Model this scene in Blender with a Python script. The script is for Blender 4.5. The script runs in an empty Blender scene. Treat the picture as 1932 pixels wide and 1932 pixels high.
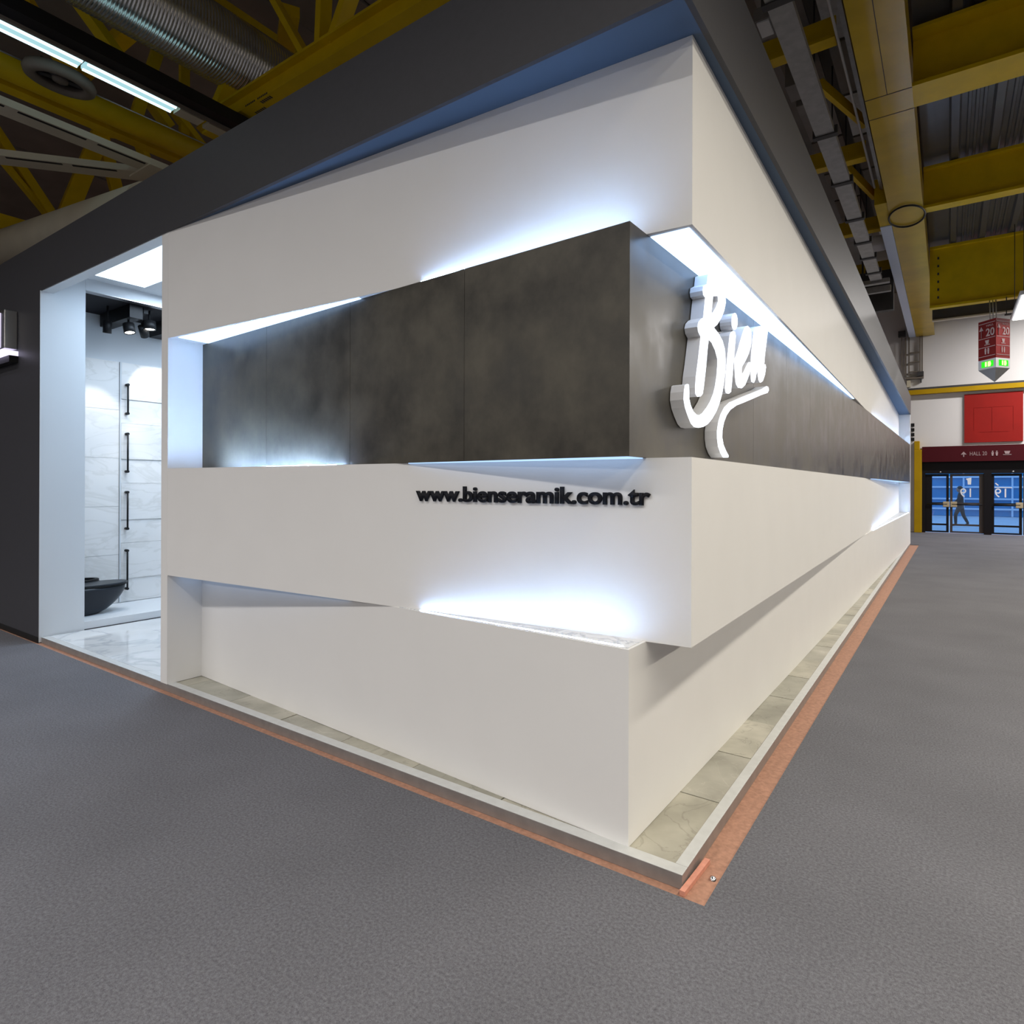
import bpy, bmesh, math, random
from mathutils import Vector, Matrix
from mathutils.geometry import tessellate_polygon

random.seed(7)
SC = bpy.context.scene
COL = SC.collection

# ------------------------------------------------------------------ camera
cam_d = bpy.data.cameras.new('camera')
cam = bpy.data.objects.new('camera', cam_d)
COL.objects.link(cam)
F_PX, YAW, ROLL, PITCH, YC = 1172.455, math.radians(35.0954), math.radians(0.15331), math.radians(0.08986), 914.553
_fw = Vector((-math.sin(YAW) * math.cos(PITCH), math.cos(YAW) * math.cos(PITCH), math.sin(PITCH)))
_r0 = Vector((math.cos(YAW), math.sin(YAW), 0))
_u0 = _r0.cross(_fw)
_rt = _r0 * math.cos(ROLL) + _u0 * math.sin(ROLL)
_up = -_r0 * math.sin(ROLL) + _u0 * math.cos(ROLL)
M = Matrix.Identity(4)
for i in range(3):
    M[i][0], M[i][1], M[i][2] = _rt[i], _up[i], -_fw[i]
M[0][3], M[1][3], M[2][3] = 0.865, -2.416, 1.6
cam.matrix_world = M
cam_d.sensor_width = 36.0
cam_d.lens = F_PX / 1932 * 36.0
cam_d.shift_y = (YC - 966.0) / 1932.0
cam_d.clip_start = 0.05
cam_d.clip_end = 200
SC.camera = cam

# ------------------------------------------------------------------ world, light rows of the hall, exposure
W = bpy.data.worlds.new('daylight')
SC.world = W
W.use_nodes = True
wn = W.node_tree.nodes['Background']
wn.inputs[0].default_value = (0.36, 0.62, 1.0, 1)
wn.inputs[1].default_value = 1.7


def lamp_row(name, loc, sx, sy, watts, col, spread=180):
    d = bpy.data.lights.new(name, 'AREA')
    d.shape = 'RECTANGLE'
    d.size, d.size_y = sx, sy
    d.energy = watts
    d.color = col
    d.spread = math.radians(spread)
    o = bpy.data.objects.new(name, d)
    COL.objects.link(o)
    o.location = loc
    return o


NEUTRAL = (1.0, 0.96, 0.93)
WARM = (1.0, 0.92, 0.78)
# area lights for the hall's lamp rows; some rows are added fill
lamp_row('hall_lamp_row_left_aisle', (-4.0, -6.8, 8.2), 14.0, 0.3, 830, NEUTRAL, 128)
lamp_row('hall_lamp_row_right_aisle', (2.7, 4.3, 5.3), 0.35, 17.0, 430, WARM, 136)
lamp_row('added_fill_row_far_left', (-8.0, -14.0, 6.0), 26.0, 0.4, 1200, NEUTRAL)  # unseen row, added as ambient fill for the left faces
lamp_row('added_fill_row_far_right', (9.0, 3.0, 6.2), 0.4, 28.0, 1150, WARM)  # unseen row, added as ambient fill from the right
lamp_row('hall_lamp_row_behind_stand', (-9.0, 15.0, 6.4), 14.0, 0.35, 400, NEUTRAL)
lamp_row('added_fill_row_entrance', (6.8, 21.0, 7.4), 6.6, 0.35, 1250, NEUTRAL)  # unseen row, added to brighten the far wall
lamp_row('showroom_ceiling_lamp', (-6.0, 1.8, 3.78), 0.9, 1.8, 72, (0.66, 0.82, 1.0))

SC.view_settings.view_transform = 'Standard'
SC.view_settings.look = 'None'
SC.view_settings.gamma = 1.0
SC.view_settings.use_curve_mapping = False
SC.view_settings.exposure = 0.0
SC.cycles.max_bounces = 8
SC.cycles.diffuse_bounces = 4
SC.cycles.sample_clamp_indirect = 6.0

# ------------------------------------------------------------------ materials


def new_mat(name):
    m = bpy.data.materials.new(name)
    m.use_nodes = True
    nt = m.node_tree
    b = nt.nodes['Principled BSDF']
    return m, nt, b


def plain(name, col, rough=0.6, metal=0.0, spec=0.5, noise=0.0, nscale=4.0, bump=0.0, bscale=60.0, coat=0.0):
    m, nt, b = new_mat(name)
    b.inputs['Base Color'].default_value = (*col, 1)
    b.inputs['Roughness'].default_value = rough
    b.inputs['Metallic'].default_value = metal
    b.inputs['Specular IOR Level'].default_value = spec
    b.inputs['Coat Weight'].default_value = coat
    tc = nt.nodes.new('ShaderNodeTexCoord')
    if noise > 0:
        n = nt.nodes.new('ShaderNodeTexNoise')
        n.inputs['Scale'].default_value = nscale
        n.inputs['Detail'].default_value = 5
        r = nt.nodes.new('ShaderNodeValToRGB')
        r.color_ramp.elements[0].position = 0.3
        r.color_ramp.elements[1].position = 0.72
        r.color_ramp.elements[0].color = (*[c * (1 - noise) for c in col], 1)
        r.color_ramp.elements[1].color = (*[min(1, c * (1 + noise)) for c in col], 1)
        nt.links.new(tc.outputs['Object'], n.inputs['Vector'])
        nt.links.new(n.outputs['Fac'], r.inputs['Fac'])
        nt.links.new(r.outputs['Color'], b.inputs['Base Color'])
    if bump > 0:
        n2 = nt.nodes.new('ShaderNodeTexNoise')
        n2.inputs['Scale'].default_value = bscale
        n2.inputs['Detail'].default_value = 3
        bp = nt.nodes.new('ShaderNodeBump')
        bp.inputs['Strength'].default_value = bump
        bp.inputs['Distance'].default_value = 0.01
        nt.links.new(tc.outputs['Object'], n2.inputs['Vector'])
        nt.links.new(n2.outputs['Fac'], bp.inputs['Height'])
        nt.links.new(bp.outputs['Normal'], b.inputs['Normal'])
    return m


def emit(name, col, s):
    m = bpy.data.materials.new(name)
    m.use_nodes = True
    nt = m.node_tree
    nt.nodes.clear()
    e = nt.nodes.new('ShaderNodeEmission')
    e.inputs[0].default_value = (*col, 1)
    e.inputs[1].default_value = s
    o = nt.nodes.new('ShaderNodeOutputMaterial')
    nt.links.new(e.outputs[0], o.inputs[0])
    return m


def marble(name, base, vein, scale=1.6, rough=0.35, vary=0.0, stretch=(1, 1, 1), veinpos=(0.46, 0.5, 0.54)):
    """clouded stone with thin veins"""
    m, nt, b = new_mat(name)
    N, L = nt.nodes, nt.links
    tc = N.new('ShaderNodeTexCoord')
    mp = N.new('ShaderNodeMapping')
    mp.inputs['Scale'].default_value = stretch
    L.new(tc.outputs['Object'], mp.inputs['Vector'])
    n = N.new('ShaderNodeTexNoise')
    n.inputs['Scale'].default_value = scale
    n.inputs['Detail'].default_value = 8
    n.inputs['Distortion'].default_value = 1.6
    L.new(mp.outputs[0], n.inputs['Vector'])
    r = N.new('ShaderNodeValToRGB')
    cr = r.color_ramp
    cr.elements[0].position = veinpos[0]
    cr.elements[0].color = (*base, 1)
    cr.elements[1].position = veinpos[2]
    cr.elements[1].color = (*base, 1)
    e = cr.elements.new(veinpos[1])
    e.color = (*vein, 1)
    L.new(n.outputs['Fac'], r.inputs['Fac'])
    n2 = N.new('ShaderNodeTexNoise')
    n2.inputs['Scale'].default_value = scale * 1.3
    n2.inputs['Detail'].default_value = 4
    L.new(mp.outputs[0], n2.inputs['Vector'])
    r2 = N.new('ShaderNodeValToRGB')
    r2.color_ramp.elements[0].position = 0.3
    r2.color_ramp.elements[0].color = (1 - vary, 1 - vary, 1 - vary * 1.05, 1)
    r2.color_ramp.elements[1].position = 0.7
    r2.color_ramp.elements[1].color = (1, 1, 1, 1)
    L.new(n2.outputs['Fac'], r2.inputs['Fac'])
    mx = N.new('ShaderNodeMixRGB')
    mx.blend_type = 'MULTIPLY'
    mx.inputs[0].default_value = 1.0
    L.new(r.outputs[0], mx.inputs[1])
    L.new(r2.outputs[0], mx.inputs[2])
    L.new(mx.outputs[0], b.inputs['Base Color'])
    b.inputs['Roughness'].default_value = rough
    return m


def carpet_mat():
    m, nt, b = new_mat('grey_needle_felt')
    N, L = nt.nodes, nt.links
    tc = N.new('ShaderNodeTexCoord')
    fine = N.new('ShaderNodeTexNoise')
    fine.inputs['Scale'].default_value = 380
    fine.inputs['Detail'].default_value = 4
    big = N.new('ShaderNodeTexNoise')
    big.inputs['Scale'].default_value = 1.1
    big.inputs['Detail'].default_value = 5
    L.new(tc.outputs['Object'], fine.inputs['Vector'])
    L.new(tc.outputs['Object'], big.inputs['Vector'])
    r = N.new('ShaderNodeValToRGB')
    r.color_ramp.elements[0].position = 0.36
    r.color_ramp.elements[0].color = (0.078, 0.078, 0.088, 1)
    r.color_ramp.elements[1].position = 0.64
    r.color_ramp.elements[1].color = (0.20, 0.20, 0.222, 1)
    mid = N.new('ShaderNodeTexNoise')
    mid.inputs['Scale'].default_value = 85
    mid.inputs['Detail'].default_value = 6
    mid.inputs['Roughness'].default_value = 0.7
    L.new(tc.outputs['Object'], mid.inputs['Vector'])
    av = N.new('ShaderNodeMath')
    av.operation = 'MULTIPLY_ADD'
    av.inputs[1].default_value = 0.62
    L.new(mid.outputs['Fac'], av.inputs[0])
    hf = N.new('ShaderNodeMath')
    hf.operation = 'MULTIPLY'
    hf.inputs[1].default_value = 0.38
    L.new(fine.outputs['Fac'], hf.inputs[0])
    L.new(hf.outputs[0], av.inputs[2])
    L.new(av.outputs[0], r.inputs['Fac'])
    r2 = N.new('ShaderNodeValToRGB')
    r2.color_ramp.elements[0].position = 0.3
    r2.color_ramp.elements[0].color = (0.82, 0.82, 0.82, 1)
    r2.color_ramp.elements[1].position = 0.7
    r2.color_ramp.elements[1].color = (1, 1, 1, 1)
    L.new(big.outputs['Fac'], r2.inputs['Fac'])
    mx = N.new('ShaderNodeMixRGB')
    mx.blend_type = 'MULTIPLY'
    mx.inputs[0].default_value = 1
    L.new(r.outputs[0], mx.inputs[1])
    L.new(r2.outputs[0], mx.inputs[2])
    L.new(mx.outputs[0], b.inputs['Base Color'])
    b.inputs['Roughness'].default_value = 0.95
    b.inputs['Specular IOR Level'].default_value = 0.15
    bp = N.new('ShaderNodeBump')
    bp.inputs['Strength'].default_value = 0.2
    bp.inputs['Distance'].default_value = 0.002
    L.new(fine.outputs['Fac'], bp.inputs['Height'])
    L.new(bp.outputs[0], b.inputs['Normal'])
    return m


def concrete_slab_mat():
    """dark cement-look porcelain: cloudy mottling with vertical streaks and a satin sheen"""
    m, nt, b = new_mat('dark_cement_porcelain')
    N, L = nt.nodes, nt.links
    tc = N.new('ShaderNodeTexCoord')
    mp = N.new('ShaderNodeMapping')
    mp.inputs['Scale'].default_value = (1, 1, 0.9)
    L.new(tc.outputs['Object'], mp.inputs['Vector'])
    n = N.new('ShaderNodeTexNoise')
    n.inputs['Scale'].default_value = 3.4
    n.inputs['Detail'].default_value = 10
    n.inputs['Roughness'].default_value = 0.62
    L.new(mp.outputs[0], n.inputs['Vector'])
    mp2 = N.new('ShaderNodeMapping')
    mp2.inputs['Scale'].default_value = (9, 9, 1.2)
    L.new(tc.outputs['Object'], mp2.inputs['Vector'])
    s = N.new('ShaderNodeTexNoise')
    s.inputs['Scale'].default_value = 1.4
    s.inputs['Detail'].default_value = 4
    L.new(mp2.outputs[0], s.inputs['Vector'])
    ad = N.new('ShaderNodeMath')
    ad.operation = 'MULTIPLY_ADD'
    ad.inputs[1].default_value = 0.09
    L.new(s.outputs['Fac'], ad.inputs[0])
    mu = N.new('ShaderNodeMath')
    mu.operation = 'MULTIPLY'
    mu.inputs[1].default_value = 0.91
    L.new(n.outputs['Fac'], mu.inputs[0])
    L.new(mu.outputs[0], ad.inputs[2])
    r = N.new('ShaderNodeValToRGB')
    r.color_ramp.elements[0].position = 0.34
    r.color_ramp.elements[0].color = (0.034, 0.031, 0.025, 1)
    r.color_ramp.elements[1].position = 0.66
    r.color_ramp.elements[1].color = (0.10, 0.090, 0.069, 1)
    L.new(ad.outputs[0], r.inputs['Fac'])
    L.new(r.outputs[0], b.inputs['Base Color'])
    rr = N.new('ShaderNodeMapRange')
    rr.inputs['To Min'].default_value = 0.32
    rr.inputs['To Max'].default_value = 0.46
    rr.inputs['From Min'].default_value = 0.35
    rr.inputs['From Max'].default_value = 0.65
    L.new(n.outputs['Fac'], rr.inputs['Value'])
    L.new(rr.outputs[0], b.inputs['Roughness'])
    b.inputs['Specular IOR Level'].default_value = 0.42
    return m


def glass_mat(name, tint, refl=0.12):
    m = bpy.data.materials.new(name)
    m.use_nodes = True
    nt = m.node_tree
    nt.nodes.clear()
    t = nt.nodes.new('ShaderNodeBsdfTransparent')
    t.inputs[0].default_value = (*tint, 1)
    g = nt.nodes.new('ShaderNodeBsdfGlossy')
    g.inputs['Roughness'].default_value = 0.02
    mx = nt.nodes.new('ShaderNodeMixShader')
    mx.inputs[0].default_value = refl
    o = nt.nodes.new('ShaderNodeOutputMaterial')
    nt.links.new(t.outputs[0], mx.inputs[1])
    nt.links.new(g.outputs[0], mx.inputs[2])
    nt.links.new(mx.outputs[0], o.inputs[0])
    return m


LEDC = (0.42, 0.63, 1.0)
MAT = dict(
    white=plain('white_wall_paint', (0.80, 0.795, 0.785), 0.55, spec=0.3, noise=0.012, nscale=3, bump=0.02, bscale=140),
    white_lining=plain('white_lining_board', (0.66, 0.69, 0.72), 0.45, spec=0.35),
    anthracite=plain('anthracite_matt_paint', (0.045, 0.045, 0.053), 0.5, spec=0.4, noise=0.05, nscale=30),
    soffit=plain('blue_grey_soffit_board', (0.085, 0.125, 0.19), 0.7, spec=0.2),
    slab=concrete_slab_mat(),
    core=plain('dark_core_board', (0.05, 0.047, 0.04), 0.8),
    carpet=carpet_mat(),
    hallfloor=plain('worn_red_hall_floor', (0.37, 0.195, 0.13), 0.75, noise=0.2, nscale=45, bump=0.15, bscale=90),
    lath=plain('salmon_painted_lath', (0.62, 0.27, 0.19), 0.7, noise=0.12, nscale=30),
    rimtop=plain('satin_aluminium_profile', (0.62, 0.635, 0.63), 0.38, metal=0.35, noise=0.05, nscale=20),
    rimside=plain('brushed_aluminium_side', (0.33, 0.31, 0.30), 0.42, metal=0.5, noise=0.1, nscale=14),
    steel=plain('steel', (0.55, 0.55, 0.56), 0.3, metal=1.0),
    chrome=plain('chrome', (0.75, 0.75, 0.77), 0.12, metal=1.0),
    marble_floor=marble('polished_white_marble_tile', (0.68, 0.70, 0.72), (0.52, 0.55, 0.58), 1.4, 0.06, 0.15),
    marble_wall=marble('pale_veined_marble_tile', (0.80, 0.79, 0.78), (0.72, 0.71, 0.69), 1.1, 0.25, 0.05, (1, 1.0, 2.6)),
    ledge=marble('white_marble_ledge', (0.80, 0.81, 0.83), (0.55, 0.57, 0.62), 5.0, 0.2, 0.1),
    black=plain('satin_black_metal', (0.010, 0.010, 0.011), 0.5, spec=0.3),
    black_board=plain('black_ceiling_board', (0.012, 0.012, 0.015), 0.7, spec=0.2),
    black_ceramic=plain('matt_black_ceramic', (0.014, 0.018, 0.026), 0.36, spec=0.4),
    lettering=plain('black_acrylic_lettering', (0.010, 0.010, 0.013), 0.6, spec=0.15),
    sign_side=plain('white_acrylic_sign_side', (0.74, 0.745, 0.77), 0.4),
    sign_face=emit('backlit_white_sign_face', (0.84, 0.9, 1.0), 2.6),
    led=emit('cool_white_led_strip', LEDC, 95.0),
    led_strong=emit('strong_led_strip', LEDC, 520.0),
    led_panel=emit('cool_white_led_diffuser', LEDC, 3.6),
    led_soft=emit('soft_led_diffuser', LEDC, 1.4),
    led_dim=emit('dim_led_diffuser', LEDC, 0.9),
    lightbox=emit('ceiling_lightbox_fabric', (0.55, 0.76, 1.0), 6.0),
    spot=emit('spotlight_lens', (1.0, 0.97, 0.9), 12.0),
    fluor=emit('fluorescent_tube', (0.66, 0.93, 1.0), 2.2),
    fluor_refl=emit('self_glowing_reflector', (0.42, 0.72, 0.78), 1.0),  # tube light on the reflector is put in as its own glow
    lamp_face=emit('luminaire_diffuser', (1.0, 0.97, 0.9), 5.0),
    yellow=plain('yellow_steel_paint', (0.70, 0.48, 0.004), 0.45, spec=0.3, noise=0.1, nscale=3),
    yellow_gloss=plain('yellow_glossy_girder_paint', (0.58, 0.40, 0.02), 0.3, spec=0.35, noise=0.14, nscale=1.5, bump=0.08, bscale=8),
    yellow_wall=plain('ochre_yellow_paint', (0.43, 0.26, 0.003), 0.5, spec=0.2, noise=0.06, nscale=3),
    blue_lit_white=plain('white_casing_with_blue_light', (0.70, 0.80, 1.0), 0.45),  # white casing; the bluish light on it is put into the colour
    cream=plain('cream_painted_steel', (0.55, 0.50, 0.38), 0.5, noise=0.06, nscale=2),
    galv=plain('galvanised_steel', (0.42, 0.42, 0.42), 0.35, metal=0.6, noise=0.12, nscale=9),
    duct=plain('spiral_duct_zinc', (0.62, 0.62, 0.60), 0.22, metal=0.9, noise=0.1, nscale=5),
    concrete=plain('dark_roof_concrete', (0.21, 0.19, 0.165), 0.85, noise=0.2, nscale=0.8),
    decksteel=plain('roof_deck_sheet', (0.16, 0.16, 0.17), 0.32, metal=0.5, noise=0.1, nscale=2),
    darksteel=plain('dark_grey_steel', (0.045, 0.045, 0.048), 0.5, noise=0.1, nscale=6),
    midgrey=plain('mid_grey_paint', (0.22, 0.21, 0.20), 0.6, noise=0.08, nscale=4),
    brown_grey=plain('brown_grey_metal', (0.16, 0.135, 0.11), 0.55, noise=0.1, nscale=4),
    hallwall=plain('off_white_hall_wall', (0.68, 0.665, 0.66), 0.8, noise=0.03, nscale=0.6),
    hallwall_dark=plain('grey_hall_wall', (0.20, 0.19, 0.18), 0.85, noise=0.05, nscale=0.5),
    red=plain('red_painted_panel', (0.27, 0.010, 0.007), 0.6, spec=0.2, noise=0.06, nscale=3),
    red_sign=plain('red_sign_board', (0.22, 0.008, 0.008), 0.55, spec=0.2),
    maroon=plain('maroon_band', (0.06, 0.004, 0.008), 0.6, spec=0.15),
    pale_text=plain('pale_print', (0.62, 0.5, 0.5), 0.6),
    dim_text=plain('dim_white_print', (0.34, 0.24, 0.25), 0.6),
    white_sign=plain('white_sign_plastic', (0.7, 0.72, 0.74), 0.4),
    green=emit('green_exit_light', (0.03, 0.85, 0.02), 1.3),
    green_pict=emit('lit_exit_pictogram', (0.95, 1.0, 0.45), 1.3),
    doorframe=plain('black_door_frame', (0.007, 0.006, 0.008), 0.5, spec=0.2),
    doorleaf=plain('dark_brown_door_leaf', (0.05, 0.038, 0.035), 0.5),
    brass=plain('beige_lock_case', (0.42, 0.34, 0.22), 0.5),
    glass=glass_mat('door_glass', (0.80, 0.92, 1.0)),
    glass_text=plain('white_glass_film', (0.78, 0.8, 0.85), 0.6),
    facade_glass=plain('blue_glazing', (0.03, 0.26, 0.50), 0.15, noise=0.25, nscale=0.5),
    facade_band=plain('white_facade_band', (0.62, 0.72, 0.85), 0.5),
    pavement=plain('pale_pavement', (0.55, 0.58, 0.65), 0.8, noise=0.08, nscale=1.5),
    cloth_dark=plain('dark_suit_cloth', (0.022, 0.024, 0.03), 0.85),
    skin=plain('skin', (0.42, 0.24, 0.18), 0.55),
    hair=plain('dark_hair', (0.03, 0.022, 0.02), 0.6),
    screen=emit('lit_purple_white_screen', (0.78, 0.72, 1.0), 1.8),
    tile_strip=None,
)
TILE_MATS = [marble('grey_beige_stone_tile_%s' % n, b, v, 3.0, 0.3, 0.42, veinpos=(0.485, 0.5, 0.512)) for n, b, v in (
    ('a', (0.44, 0.42, 0.345), (0.33, 0.31, 0.25)), ('b', (0.37, 0.36, 0.30), (0.28, 0.27, 0.215)),
    ('c', (0.48, 0.46, 0.385), (0.36, 0.34, 0.28)), ('d', (0.41, 0.395, 0.335), (0.48, 0.465, 0.40)))]

# ------------------------------------------------------------------ mesh helpers


def box(bm, x0, x1, y0, y1, z0, z1, mi=0):
    vs = [bm.verts.new((x, y, z)) for z in (z0, z1) for x, y in ((x0, y0), (x1, y0), (x1, y1), (x0, y1))]
    for f in ((3, 2, 1, 0), (4, 5, 6, 7), (0, 1, 5, 4), (1, 2, 6, 5), (2, 3, 7, 6), (3, 0, 4, 7)):
        bm.faces.new([vs[i] for i in f]).material_index = mi
    return vs


def prism(bm, pts, z0, z1, mi=0, hole=None, frame=None):
    """extrude a plan polygon (with an optional hole); frame maps (u, v, w) to world"""
    fr = frame or (lambda u, v, w: (u, v, w))
    loops = [pts] + ([hole] if hole else [])
    tris = tessellate_polygon([[Vector((p[0], p[1], 0)) for p in lp] for lp in loops])
    flat = [p for lp in loops for p in lp]
    lo = [bm.verts.new(fr(p[0], p[1], z0)) for p in flat]
    hi = [bm.verts.new(fr(p[0], p[1], z1)) for p in flat]
    fs = []
    for t in tris:
        fs.append(bm.faces.new([hi[i] for i in t]))
        fs.append(bm.faces.new([lo[i] for i in reversed(t)]))
    top = list(fs)
    k = 0
    for lp in loops:
        n = len(lp)
        for i in range(n):
            a, b_ = k + i, k + (i + 1) % n
            fs.append(bm.faces.new((lo[a], lo[b_], hi[b_], hi[a])))
        k += n
    for f in fs:
        f.material_index = mi
    return top


def bar(bm, a, b, w, h, mi=0):
    """rectangular bar from a to b; w is its width across, h its depth"""
    a, b = Vector(a), Vector(b)
    d = (b - a).normalized()
    ref = Vector((0, 0, 1)) if abs(d.z) < 0.95 else Vector((1, 0, 0))
    s = d.cross(ref).normalized()
    u = s.cross(d).normalized()
    vs = []
    for p in (a, b):
        for i, j in ((-1, -1), (1, -1), (1, 1), (-1, 1)):
            vs.append(bm.verts.new(p + s * (i * w / 2) + u * (j * h / 2)))
    for f in ((3, 2, 1, 0), (4, 5, 6, 7), (0, 1, 5, 4), (1, 2, 6, 5), (2, 3, 7, 6), (3, 0, 4, 7)):
        bm.faces.new([vs[i] for i in f]).material_index = mi


def tube(bm, pts, r, n=10, mi=0, radii=None):
    pts = [Vector(p) for p in pts]
    rings = []
    for i, p in enumerate(pts):
        d = (pts[min(i + 1, len(pts) - 1)] - pts[max(i - 1, 0)]).normalized()
        ref = Vector((0, 0, 1)) if abs(d.z) < 0.9 else Vector((1, 0, 0))
        s = d.cross(ref).normalized()
        u = s.cross(d)
        rr = radii[i] if radii else r
        rings.append([bm.verts.new(p + (s * math.cos(k * 2 * math.pi / n) + u * math.sin(k * 2 * math.pi / n)) * rr) for k in range(n)])
    for a, b in zip(rings, rings[1:]):
        for k in range(n):
            f = bm.faces.new((a[k], a[(k + 1) % n], b[(k + 1) % n], b[k]))
            f.material_index = mi
            f.smooth = True
    bm.faces.new(list(reversed(rings[0]))).material_index = mi
    bm.faces.new(rings[-1]).material_index = mi


def lathe(bm, prof, n=24, mi=0, frame=None):
    """revolve (r, z) profile about the local z axis"""
    fr = frame or (lambda x, y, z: (x, y, z))
    rings = [[bm.verts.new(fr(r * math.cos(k * 2 * math.pi / n), r * math.sin(k * 2 * math.pi / n), z)) for k in range(n)] for r, z in prof]
    for a, b in zip(rings, rings[1:]):
        for k in range(n):
            f = bm.faces.new((a[k], a[(k + 1) % n], b[(k + 1) % n], b[k]))
            f.smooth = True
            f.material_index = mi
    return rings


def obj(name, bm, mats, parent=None, bevel=0.0):
    me = bpy.data.meshes.new(name)
    bmesh.ops.recalc_face_normals(bm, faces=bm.faces)
    bm.to_mesh(me)
    bm.free()
    return obj_me(name, me, mats, parent, bevel)


def obj_me(name, me, mats, parent=None, bevel=0.0):
    if not isinstance(mats, (list, tuple)):
        mats = [mats]
    if not me.materials:
        for m in mats:
            me.materials.append(MAT[m] if isinstance(m, str) else m)
    o = bpy.data.objects.new(name, me)
    COL.objects.link(o)
    if parent is not None:
        o.parent = parent
        o.matrix_parent_inverse = Matrix.Translation(-parent.location)
    if bevel > 0:
        b = o.modifiers.new('bevel', 'BEVEL')
        b.width = bevel
        b.segments = 2
        b.limit_method = 'ANGLE'
    return o


def tag(o, label=None, cat=None, group=None, kind=None):
    if label:
        o['label'] = label
    if cat:
        o['category'] = cat
    if group:
        o['group'] = group
    if kind:
        o['kind'] = kind
    return o


def thing(name, label, cat, loc=(0, 0, 0), group=None):
    o = bpy.data.objects.new(name, None)
    COL.objects.link(o)
    o.location = loc
    o.empty_display_size = 0.2
    return tag(o, label, cat, group)


def struct(name, bm, mats, bevel=0.0, label=None):
    o = obj(name, bm, mats, None, bevel)
    return tag(o, label, None, None, 'structure')


def boxobj(name, dims, mat, parent=None, bevel=0.0):
    bm = bmesh.new()
    box(bm, *dims)
    return obj(name, bm, mat, parent, bevel)


def barobj(name, a, b, w, h, mat, parent=None):
    bm = bmesh.new()
    bar(bm, a, b, w, h)
    return obj(name, bm, mat, parent)


def tubeobj(name, pts, r, mat, parent=None, n=10, radii=None):
    bm = bmesh.new()
    tube(bm, pts, r, n, 0, radii)
    return obj(name, bm, mat, parent)


def text_mesh(s, size=1.0, extrude=0.0, offset=0.0, shear=0.0):
    cu = bpy.data.curves.new('text', 'FONT')
    cu.body = s
    cu.size = size
    cu.extrude = extrude
    cu.offset = offset
    cu.shear = shear
    cu.resolution_u = 6
    t = bpy.data.objects.new('text', cu)
    COL.objects.link(t)
    dg = bpy.context.evaluated_depsgraph_get()
    me = bpy.data.meshes.new_from_object(t.evaluated_get(dg))
    bpy.data.objects.remove(t)
    bpy.data.curves.remove(cu)
    return me


def xr(me):
    xs = [v.co.x for v in me.vertices]
    return (min(xs), max(xs)) if xs else (0, 0)


def place_text(name, s, width, height, origin, udir, mat, parent=None, extrude=0.002, offset=0.0, mirror=False):
    """flat lettering: ink box scaled to width x height, lower-left corner at origin, running along udir, upright"""
    me = text_mesh(s, 1.0, 0.0, offset)
    x0, x1 = xr(me)
    ys = [v.co.y for v in me.vertices]
    y0, y1 = min(ys), max(ys)
    u = Vector(udir).normalized()
    for v in me.vertices:
        a = (v.co.x - x0) / (x1 - x0) * width
        if mirror:
            a = width - a
        b_ = (v.co.y - y0) / (y1 - y0) * height
        v.co = Vector(origin) + u * a + Vector((0, 0, b_))
    me.materials.clear()
    o = obj_me(name, me, mat, parent)
    sol = o.modifiers.new('thickness', 'SOLIDIFY')
    sol.thickness = extrude
    sol.offset = 0
    return o

# ================================================================== THE HALL SHELL
bm = bmesh.new()
box(bm, -32, 14, -16, 24.2, -0.20, -0.008)
struct('floor', bm, 'hallfloor')

bm = bmesh.new()
box(bm, -32, -1.35, -16, 24.2, 9.2, 9.5)
box(bm, -1.35, 14, -16, 24.2, 8.6, 9.0)
CEIL = struct('ceiling', bm, 'concrete')
# concrete roof planks seen between the trusses
pl = bpy.data.meshes.new('roof_plank')
bm = bmesh.new()
box(bm, -0.58, 0.58, -8.0, 8.0, -0.05, 0.0)
bm.to_mesh(pl)
bm.free()
for i in range(16):
    o = obj_me('roof_plank', pl, 'concrete', CEIL)
    o.location = (-18.0 + i * 1.2, 1.0, 9.2 - 0.03 * (i % 2))

bm = bmesh.new()
box(bm, -32.2, -32, -16, 24.2, 0, 9.4)
struct('wall_left', bm, 'hallwall_dark')
bm = bmesh.new()
box(bm, 14, 14.2, -16, 24.2, 0, 9.4)
struct('wall_right', bm, 'hallwall_dark')
bm = bmesh.new()
box(bm, -32, 14, -16.2, -16, 0, 9.4)
struct('wall_front', bm, 'hallwall_dark')
bm = bmesh.new()
box(bm, -32, 0.10, 23.92, 24.2, 0, 9.4)
box(bm, 0.10, 14, 23.92, 24.2, 3.01, 9.4)
box(bm, 6.6, 14, 23.92, 24.2, 0, 3.01)
struct('wall_back', bm, 'hallwall')

# yellow ledge rail and pilaster on the far wall
bm = bmesh.new()
box(bm, -6.0, 10.0, 23.72, 23.92, 4.86, 5.02)
struct('trim_1', bm, 'yellow_wall')
bm = bmesh.new()
box(bm, -6.0, 10.0, 23.74, 23.92, 5.02, 5.09)
struct('trim_2', bm, 'darksteel')
bm = bmesh.new()
box(bm, -0.13, 0.09, 23.55, 23.915, 0, 2.9)
box(bm, -0.13, 0.03, 23.55, 23.915, 2.9, 3.2)
tag(obj('yellow_post', bm, 'yellow_wall', None, 0.01), 'yellow steel post at the left edge of the far glass doors', 'post')
bm = bmesh.new()
box(bm, 0.10, 8.0, 23.70, 23.90, 2.47, 3.0)
band = obj('maroon_sign_band', bm, 'maroon')
tag(band, 'dark maroon directional sign band above the far glass doors', 'sign')

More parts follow.
